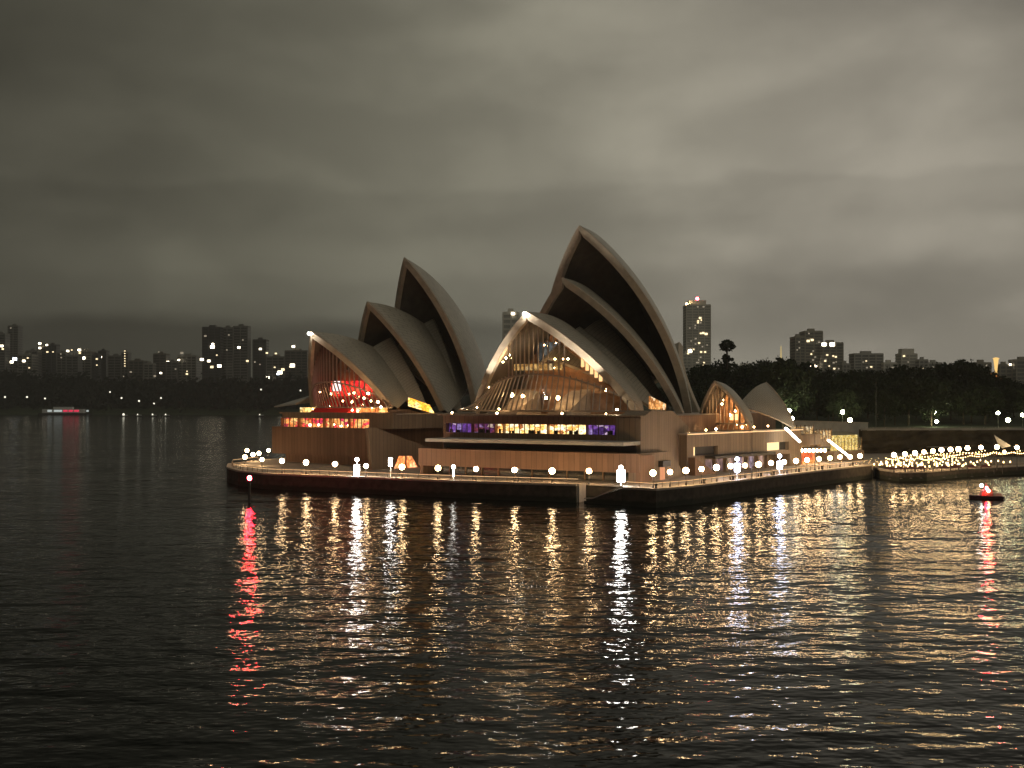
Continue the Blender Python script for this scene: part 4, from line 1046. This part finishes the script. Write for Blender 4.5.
def terrain():
    g = MB(); xs = [50+12*i for i in range(50)]; ys = [354, 362, 380, 400, 430, 470, 520, 600, 700, 900]
    zs = [GZ, GZ, GZ+.5, GZ+1, GZ+3, GZ+5, GZ+7, GZ+10, GZ+12, GZ+14]; vs = [(x+(y-354)*.15*(x-250)/200, y, z) for y, z in zip(ys, zs) for x in xs]; n = len(xs)
    g.add(vs, [(j*n+i, j*n+i+1, (j+1)*n+i+1, (j+1)*n+i) for j in range(len(ys)-1) for i in range(n-1)])
    for x in ():
        pass
    tag(g.build('garden_ground', [M_grass]), kind='structure')
    # far left headland
    g = MB(); vs = []; xs = [-1600+40*i for i in range(66)]; ys = [1480, 1500, 1540, 1590, 1750, 1950, 2300, 3000]; zs = [-3, 2, 22, 46, 50, 50, 48, 44]
    rr = random.Random(5)
    for y, z in zip(ys, zs):
        for x in xs: vs.append((x, y+30*math.sin(x*.008)+12*math.sin(x*.021), z*(1+.18*math.sin(x*.006+1))+rr.uniform(0, 1.5)*(z > 3)))
    n = len(xs); g.add(vs, [(j*n+i, j*n+i+1, (j+1)*n+i+1, (j+1)*n+i) for j in range(len(ys)-1) for i in range(n-1)])
    tag(g.build('headland', [M_grass]), kind='structure')
    # land on which the right-hand city stands
    g = MB(); g.prism([(60, 900), (1500, 900), (1800, 3200), (-400, 3200), (-300, 1900)], -3, [30, 30, 34, 34, 30]); tag(g.build('city_ground', [M_grass]), kind='structure')
terrain()

# ------------------------------------------------------------------ trees
M_leaf = mat('foliage', (.028, .040, .014), .8, var=.5, scale=.35)
M_bark = mat('bark', (.10, .075, .05), .9)
def crown_mesh(rr, rx, rz, zc, n_cl, per, leaf):
    b = MB()
    for _ in range(n_cl):
        while True:
            p = Vector((rr.uniform(-1, 1), rr.uniform(-1, 1), rr.uniform(-1, 1)))
            if .35 < p.length < 1: break
        c = Vector((p.x*rx, p.y*rx, zc+p.z*rz)); cr = rr.uniform(.16, .3)*rx
        for _ in range(per):
            q = c+Vector((rr.gauss(0, .45), rr.gauss(0, .45), rr.gauss(0, .35)))*cr
            a = Vector((rr.gauss(0, 1), rr.gauss(0, 1), rr.gauss(0, .6))).normalized(); e = a.orthogonal().normalized(); f = a.cross(e)
            s = leaf*rr.uniform(.6, 1.3); b.add([q-e*s-f*s*.5, q+e*s*.3-f*s*.7, q+e*s+f*s*.4, q-e*s*.2+f*s*.7], [(0, 1, 2, 3)])
    return b
def trunk_mesh(rr, h, r, zc, rx):
    b = MB(); b.tube((0, 0, -1), (.2, .1, h*.5), r, r*.75, 8); b.tube((.2, .1, h*.5), (.1, -.1, zc), r*.75, r*.4, 8)
    for k in range(5):
        a = k*1.26+rr.uniform(-.3, .3); z0 = h*rr.uniform(.4, .6); b.tube((.15, 0, z0), (math.cos(a)*rx*.6, math.sin(a)*rx*.6, z0+rr.uniform(2, 5)), r*.4, r*.12, 6)
    return b
def tree_proto(seed, h, rx):
    rr = random.Random(seed); o = empty('garden_tree', (0, 0, 0), 0, 'dark broadleaf tree in the unlit garden behind the cliff', 'tree', 'dark trees of the garden')
    zc = h*.62; crown_mesh(rr, rx, h*.36, zc, 85, 34, .55).build('crown', [M_leaf], o)
    trunk_mesh(rr, h, .45, zc, rx).build('trunk', [M_bark], o); return o
protos = [tree_proto(11, 19, 8.5), tree_proto(12, 22, 9.5), tree_proto(13, 16, 7.5)]; used = [False]*3
def put_tree(i, x, y, z, s, rz, label=None):
    o = protos[i] if not used[i] else copy_tree(protos[i]); used[i] = True
    if label: o['label'] = label; del o['group']
    else: o['label'] = 'dark broadleaf tree in the unlit garden behind the cliff'; o['group'] = 'dark trees of the garden'
    o.location = (x, y, z); o.scale = (s, s, s); o.rotation_euler = (0, 0, rz); return o
rt = random.Random(21)
HT = [19*.98, 22*.98, 16*.98]
prof = [(672,385),(690,371),(705,367),(720,363),(735,364),(750,367),(765,362),(780,358),(795,362),(810,368),(830,370),(850,372),(870,371),(890,369),(905,367),(920,369),(940,365),(955,362),(970,364),(985,371),(1000,378),(1015,382),(1035,380)]
for i, (px, py) in enumerate(prof):                               # the skyline row
    Y = rt.uniform(440, 490); k = i % 3; z = GZ+4; top = Z_(py, Y); put_tree(k, X_(px, Y), Y, z, (top-z)/HT[k], rt.uniform(0, 6))
for i in range(34):                                                # front and middle rows, lower
    px = 690+i*10.4+rt.uniform(-4, 4); Y = rt.uniform(372, 430); k = rt.randrange(3); z = GZ+.5; ty = rt.uniform(375, 396)
    if px < 800: ty = max(ty, 388); Y = rt.uniform(385, 430)
    put_tree(k, X_(px, Y), Y, z, max(.45, (Z_(ty, Y)-z)/HT[k]), rt.uniform(0, 6))
for px, Y in ((1060,470),(1085,400),(1110,460),(1135,410),(1160,470),(1190,420),(1225,465),(1260,430)):
    put_tree(rt.randrange(3), X_(px, Y), Y, GZ+3, 1.05, rt.uniform(0, 6))
for px, ty, Y, l in ((783, 367, 362, 'lamplit green tree just right of the restaurant shells'), (846, 396, 364, 'small tree glowing beside the two garden lamps'), (932, 404, 384, 'small tree lit bright green by the garden lamp')):
    put_tree(rt.randrange(3), X_(px, Y), Y, GZ, (Z_(ty, Y)-GZ)/18, 1.0, l)
def tall_pine():
    Y = 470; x = X_(727, Y); rr = random.Random(4); z0 = GZ+4; o = empty('tall_palm', (x, Y, z0), 0, 'tall thin tree with round tufted crown standing above the garden skyline', 'tree')
    h = Z_(338, Y)-z0
    b = MB(); b.tube((0, 0, 0), (0, 0, h-2), .55, .35); b.build('trunk', [M_bark], o)
    crown_mesh(rr, 3.2, 2.6, h-3, 40, 26, .5).build('crown', [M_leaf], o)
    b = crown_mesh(rr, 2.4, 2.0, h-9, 22, 20, .5); b.build('lower_crown', [M_leaf], o)
tall_pine()
# woodland on the left headland: reads as one dark mass
def woodland():
    b = MB(); rr = random.Random(8)
    for _ in range(1900):
        x = rr.uniform(-1150, -60); y = 1512+rr.random()*78; yy = y+30*math.sin(x*.008)+12*math.sin(x*.021)
        zt = (2+(y-1500)*.52)*(1+.18*math.sin(x*.006+1))
        r = rr.uniform(7, 13); 
        for _ in range(15):
            q = Vector((x+rr.gauss(0, r*.5), yy+rr.gauss(0, r*.4), max(1, zt+r*.4+rr.gauss(0, r*.45)))); s = rr.uniform(2, 4.2)
            a = Vector((rr.gauss(0, 1), rr.gauss(0, 1), rr.gauss(0, .7))).normalized(); e = a.orthogonal().normalized(); f = a.cross(e)
            b.add([q-e*s-f*s*.5, q+e*s*.3-f*s*.7, q+e*s+f*s*.4, q-e*s*.2+f*s*.7], [(0, 1, 2, 3)])
    tag(b.build('woodland', [mat('dark_foliage', (.013, .017, .008), .95)]), 'dark woodland covering the far headland at left', 'woodland', kind='stuff')
woodland()

# ------------------------------------------------------------------ the city skyline
M_fac = [mat('facade_%s' % n, c, .85, var=.15, scale=.05) for n, c in (('grey', (.52, .50, .46)), ('brown', (.44, .41, .35)), ('pale', (.80, .76, .68)), ('slate', (.22, .22, .21)), ('shaded_grey', (.21, .205, .19)), ('shaded_brown', (.18, .165, .14)), ('shaded_pale', (.30, .29, .26)), ('shaded_slate', (.10, .10, .10)))]  # darker copies hold the shade of the dim left skyline in their colour
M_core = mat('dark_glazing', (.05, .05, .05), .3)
def building(x0, x1, top, Y, label, fac=0, z0=20, lights=(), nrand=3, depth=None, step=4.0, crown=None, rseed=0, dim=0):
    xa, xb = X_(x0, Y), X_(x1, Y); zt = Z_(top, Y); rr = random.Random(int(x0*7+rseed)); wx = xb-xa; dp = depth or min(max(wx, 14), 40); H = zt-z0
    o = empty('city_building', ((xa+xb)/2, Y, z0), 0, label, 'building', 'city buildings on the skyline')
    b = MB(); b.box((-wx/2, 0, 0), (wx/2, dp, H)); b.build('wall', [M_core if fac >= 3 else M_fac[0] if fac == 2 else M_fac[3]], o)
    s = MB(); n = max(2, int(H/step))
    for k in range(n): s.box((-wx/2-.4, -.5, H*(k+.62)/n), (wx/2+.4, dp+.5, H*(k+1)/n-.02))
    m = max(2, int(wx/7))
    for k in range(m+1): xx = -wx/2+wx*k/m; s.box((xx-.6, -.7, 0), (xx+.6, -.1, H-.05))
    s.build('floor_bands', [M_fac[fac]], o)
    r = MB(); r.box((-wx/2-.2, -.3, H+.003), (wx/2+.2, dp+.3, H+1.0))
    if crown: r.box((-wx*crown/2, dp*.2, H+1.003), (wx*crown/2, dp*.8, H+7))
    else: r.box((-wx*.2, dp*.3, H+1.003), (wx*.15, dp*.6, H+4))
    r.build('roof', [M_fac[fac]], o)
    for L_ in lights:
        px, py, sz, mm = L_; x = X_(px, Y)-(xa+xb)/2; z = Z_(py, Y)-z0; sz *= .8; w = MB(); w.box((x-sz, -1.0, z-sz*.7), (x+sz, -.72, z+sz*.7)); w.build('lit_window', [mm], o)
    for _ in range(nrand):
        k = rr.randrange(n); x = rr.uniform(-wx/2+1.5, wx/2-1.5); z = H*(k+.31)/n; w = MB(); sx = rr.uniform(.7, 1.4)
        w.box((x-sx, -.9, z-.8), (x+sx, -.72, z+.8)); w.build('lit_window', [rr.choice([M_win_w, M_win_d, M_win_d])], o)
    return o
W_, D_, C_ = M_win_w, M_win_d, M_win_c; Bt = M_win_b
b = building(686.5, 710.5, 305, 1500, 'tallest grey residential tower with red light on its roof', 2, 30, [(700,318,2,W_),(698,321,1.4,W_),(703,333,2,W_),(706,334,2.4,W_),(699,343,1.6,W_),(701,352,1.6,W_),(705,352,1.6,W_),(690,351,3,Bt),(687,353,2,W_),(691,341,1.2,D_),(695,328,1.2,D_),(707,345,1.2,D_)], 34, 30, 3.6, .7)
bm = MB(); bm.ball((0, 10, Z_(298, 1500)-30), 2.2, 10, 6); bm.build('red_beacon', [M_redsmall], b, smooth=True)
bm = MB(); bm.tube((0, 10, Z_(303, 1500)-30), (0, 10, Z_(298.5, 1500)-30), .4); bm.build('mast', [M_fac[3]], b)
bm = MB(); bm.ball((X_(687, 1500)-X_(698.5, 1500), 2, Z_(304, 1500)-30), 1.5, 8, 6); bm.build('amber_light', [M_warm], b, smooth=True)
building(683, 691, 354, 1470, 'low pale block at the foot of the tallest tower', 2, 30, [(688,353.5,1.4,W_)], 1)
building(795.5, 805, 337, 1300, 'left stepped section of the twin grey apartment block', 1, 28, [(799,342,1,D_),(797,350,1,D_)], 4, 26, 3.4)
building(805.2, 822.5, 331.5, 1310, 'taller middle section of the twin grey apartment block', 1, 28, [(808,341,2.2,W_),(812,340,2,W_),(809,366,2.5,Bt),(798,365,2.5,C_),(815,366,2.6,Bt),(813,351,1.2,D_)], 8, 26, 3.4)
building(823, 843, 343, 1295, 'right lower section of the grey apartment block with bright lights', 1, 28, [(823.8,344.5,3.2,Bt),(832,344.5,3.4,Bt),(827,355,1.4,W_),(833,356,1.2,W_),(825,361,1.4,W_),(836,362,1,D_),(829,366,1,W_)], 8, 26, 3.4)
building(843, 850, 364, 1290, 'tiny block right of the grey apartment group', 0, 28, (), 1)
building(854.5, 883, 354, 1350, 'wide flat-roofed grey slab building', 0, 30, [(863,362,1,D_),(866,361,1,W_),(871,367,1.5,W_)], 5, 22, 3.4)
building(884, 897, 363, 1340, 'low pale building beside the wide grey slab', 2, 30, [(892,368,2,D_)], 1)
building(901.5, 917, 354, 1400, 'square pale tower with notched roof', 2, 30, [(908,362,1,D_)], 2, 22, 3.6, .8)
building(919.5, 928, 360, 1380, 'small stepped grey building', 0, 30, (), 1)
building(928.5, 942, 363, 1385, 'low long grey building right of the stepped one', 0, 30, [(933,367,1.2,D_)], 1)
building(976, 991, 363, 1250, 'rounded dark building near the glowing column', 1, 30, (), 1)
building(1000, 1012, 365, 1250, 'low dark building with a bright lamp right of the glowing column', 1, 30, [(1010,364.5,1.5,Bt)], 0)
building(1016.5, 1034, 360, 1240, 'dark block cut by the right picture edge', 1, 30, (), 1)
building(503, 519, 313, 900, 'pale building glimpsed between the two sail roofs', 2, 20, [(513,313.8,1.6,Bt)], 1)
# dome and columns on the ridge; shafts emit in place of floodlight
o = empty('dome_building', (X_(745, 1200), 1200, 40), 0, 'pale domed building on the ridge above the trees', 'dome')
bm = MB(); bm.lathe([(7.5, 0), (7.5, 14)], 18); bm.build('drum', [M_fac[2]], o)
bm = MB(); bm.lathe([(7.4*math.cos(a), 14+6.5*math.sin(a)) for a in [i*.19 for i in range(9)]], 18); bm.build('dome', [M_fac[2]], o, smooth=True)
def column(px, top, bot, Y, label, w0, w1, m):
    zb = Z_(bot, Y); o = empty('glow_column', (X_(px, Y), Y, zb), 0, label, 'monument'); h = Z_(top, Y)-zb
    bm = MB(); bm.lathe([(w0*1.6, 0), (w0*1.6, h*.05), (w0, h*.06), (w1, h*.88), (w1*1.4, h*.94), (w1*.5, h)], 12); bm.build('shaft', [m], o)
    bm = MB(); bm.lathe([(w0*2, -14), (w0*2, -.01)], 12); bm.build('base', [M_fac[1]], o)
column(781, 346, 360, 1200, 'thin yellow glowing spire above the garden trees', .9, .5, emit('spire_glow', (1, .75, .3), .6))
column(996, 357.5, 373, 1100, 'self-glowing yellow column near the right edge', 1.0, 2.4, emit('column_glow', (1, .62, .2), 1.2))
o = empty('sloping_roof', (X_(999, 1090), 1090, Z_(386, 1090)), 0, 'self-glowing orange sloping roof below the yellow column', 'roof')
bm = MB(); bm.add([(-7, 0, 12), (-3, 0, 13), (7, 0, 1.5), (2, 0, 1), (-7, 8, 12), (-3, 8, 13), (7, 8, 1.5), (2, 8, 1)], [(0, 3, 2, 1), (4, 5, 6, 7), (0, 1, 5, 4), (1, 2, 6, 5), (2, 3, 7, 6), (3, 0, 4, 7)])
bm.build('roof', [emit('roof_glow', (1, .35, .08), .55)], o)  # roof emits orange itself, standing in for lamp light on it

left = [
 (-6,5,334,1700,0,[(2,346,2.6,Bt),(3,349,2,W_)],'pale tower cut by the left picture edge'),
 (8,18,326,1900,0,[(11,328,1.6,D_),(7,340,2.6,D_)],'slim grey tower at far left'),
 (18,32,351,1650,2,[(15,359,4,C_),(12,362,3,Bt),(24,361,2.6,Bt),(28,358,1.5,W_)],'long low white building with bright cool windows at far left'),
 (26,37,347,1750,0,[(29,362,2,W_),(34,359,2,Bt)],'mid grey block right of the low white building'),
 (37.5,46,344,1800,1,[(40,343.5,2.6,Bt),(40,348,2.4,Bt),(36,352,2,W_)],'grey block with two stacked bright lights'),
 (46.5,56,341,1780,3,[(47,345,2,Bt),(47.5,352,2,W_)],'dark tower with a pale lit corner'),
 (57,66,349,1720,0,[(61,354,1.4,D_)],'short grey block with a plain roof'),
 (66.5,78,352,1690,0,[(68,351,2.4,Bt),(72,350,1.4,W_)],'low block with a bright rooftop lamp'),
 (78.5,91,347,1730,2,[(79.5,350,2.8,Bt),(80,353,2,W_),(83.5,358,3.4,Bt)],'pale block with three bright lamps on its left corner'),
 (92,98,351,1700,3,[(97,359,1.8,W_)],'narrow dark block with one dim window'),
 (98.5,106,347,1760,3,[(101,357,2,Bt)],'narrow dark tower with one bright window'),
 (108,121,352,1720,0,[],'plain grey block left of the lit vertical strip'),
 (121.5,128,349,1690,0,[(125,y,1.1,M_win_w) for y in (351,353.5,356,358.5,361,363.5,366)],'slim block with a vertical strip of lit stair windows'),
 (129,143,357,1680,1,[(131,372,2,D_)],'wide low brown block'),
 (144,153,360,1660,2,[(155,376,2.2,D_),(161,373,2,Bt)],'low pale block half hidden by trees'),
 (153.5,166,350,1720,1,[(159,352,1.3,D_),(168,362,2.6,Bt)],'brown block with stepped roof'),
 (166.5,177,358,1700,0,[(179,360,2,Bt)],'low grey block before the pale one'),
 (177.5,196,352,1710,2,[(182,353,3,D_),(187,374,2,W_)],'pale dimly lit block with a warm facade'),
 (202.5,220,327.5,1600,3,[(205.5,336,2.2,D_),(212.5,347,3.6,Bt),(213,344,2,Bt),(202,359.5,3,Bt),(209,361,2.6,Bt),(212,367,2.8,W_),(219.5,366,3.4,Bt)],'tall dark tower with a cluster of bright lights'),
 (221,233,328,1620,0,[(229,335,1.5,D_),(227,350,1.4,D_)],'left half of the wide grey tower'),
 (233.3,247.5,326.5,1625,0,[(239,347.5,2.4,Bt),(247.5,361,2.2,W_),(243,340,1.4,D_)],'right half of the wide grey tower with one bright window'),
 (253,266,340,1640,3,[(260.5,349,2.2,Bt),(255,362,1.6,D_)],'dark slab tower right of the wide grey one'),
 (266.5,284,353,1620,0,[(267,353,2,W_),(276,353.5,1.8,W_),(280,372.5,4,Bt),(278,374,2.4,C_),(283,369.5,3,W_)],'grey block with blue and white lights at its foot'),
 (285,307,347,1600,1,[(293.5,346.5,2.6,Bt),(292.5,365.5,4,Bt),(268,377.5,2.6,Bt)],'wide dark block with bright lamp beside the left roof shell'),
]
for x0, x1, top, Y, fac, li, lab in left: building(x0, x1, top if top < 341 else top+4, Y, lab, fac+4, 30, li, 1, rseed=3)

# far shore: lamps, ferry, moored boats
fl = lamp_proto('shore_lamp', emit('shore_lamp_globe', (1, .95, .75), 1.6), 1.2, 'x', 'lamp', 'lamps along the far left shore')
for i, (px, py, l) in enumerate(((5,397,'yellowish shore lamp at the left picture edge'),(45,398.5,'shore lamp left of the red ferry'),(27,397,'dim shore lamp between the left edge and the ferry'),(110,392,'upper shore lamp above the wharf lights'),(121.5,398,'left wharf lamp on the far shore'),(139,401,'tall wharf lamp on the far shore'),(154,403.5,'lamp right of the wharf on the far shore'),(161,398,'small lamp above the moored boats'),(261,389.5,'lone lamp on the dark headland'),(300.5,390.5,'bright lamp beside the left roof shell on the headland'))):
    Y = 1490; lamp(fl, Vector((X_(px, Y), Y, 1)), Z_(py, Y)-1, l, i == 0)
def ferry():
    Y = 1440; xa, xb = X_(38, Y), X_(92, Y); o = empty('moored_ferry', ((xa+xb)/2, Y, 0), 0, 'moored ferry with rows of white and pinkish red lights at the far left shore', 'ferry'); L = (xb-xa)
    h = MB(); h.prism([(-L/2, 0), (-L*.45, -5), (L*.42, -5), (L/2, 0), (L*.42, 5), (-L*.45, 5)], -.5, 3); h.build('hull', [M_dark], o)
    h = MB(); h.box((-L*.4, -4, 3.003), (L*.36, 4, 8)); h.build('deckhouse', [M_white], o)
    h = MB(); h.box((-L*.2, -3, 8.003), (L*.15, 3, 11)); h.build('bridge', [M_white], o)
    for a, b_, c in ((-.30, -.22, 'w'), (-.18, -.03, 'w'), (-.01, .07, 'r'), (.09, .17, 'r'), (.19, .28, 'r'), (.42, .46, 'w')):
        k = MB(); k.box((L*a, -4.3, 4.6), (L*b_, -4.02, 7.0)); k.build('window', [emit('ferry_white', (.9, 1, .95), .55) if c == 'w' else emit('ferry_red', (1, .05, .12), .8)], o)
ferry()
for i, (px, py, r, l) in enumerate(((124,416,3.2,'brightest moored launch with a white light off the far shore'),(138,416,1.7,'small moored launch with dim light, second from the left'),(153,416,2.1,'small moored launch with white light, third from the left'),(166,416.5,2.0,'rightmost small moored launch of the far shore row'),(260,417,1.6,'lone small moored launch below the headland lamp'))):
    Y = 1330; o = empty('launch', (X_(px, Y), Y, 0), 0, l, 'boat', 'moored launches off the far shore')
    h = MB(); h.prism([(-6, 0), (-4.5, -1.8), (6, -1.8), (6, 1.8), (-4.5, 1.8)], -.3, 1.3); h.build('hull', [M_dark], o)
    h = MB(); h.box((-2, -1.4, 1.303), (4, 1.4, 2.0)); h.build('cabin', [M_white], o)
    h = MB(); h.ball((0, -1.6, 2.6), r*.42, 10, 6); h.build('lantern', [bpy.data.materials['shore_lamp_globe']], o, smooth=True)

# ------------------------------------------------------------------ night haze over the harbour
def haze():
    b = MB(); b.box((-2600, -60, -4.2), (2600, 3400, 230)); m = bpy.data.materials.new('haze'); m.use_nodes = True; nt = m.node_tree; nt.nodes.clear()
    o = nt.nodes.new('ShaderNodeOutputMaterial'); v = nt.nodes.new('ShaderNodeVolumePrincipled'); v.inputs['Color'].default_value = (.92, .92, .9, 1); v.inputs['Density'].default_value = HAZE
    nt.links.new(v.outputs[0], o.inputs['Volume']); tag(b.build('haze', [m]), 'thin night haze over the harbour and city', 'haze', kind='stuff')
HAZE = 0.00012
haze()
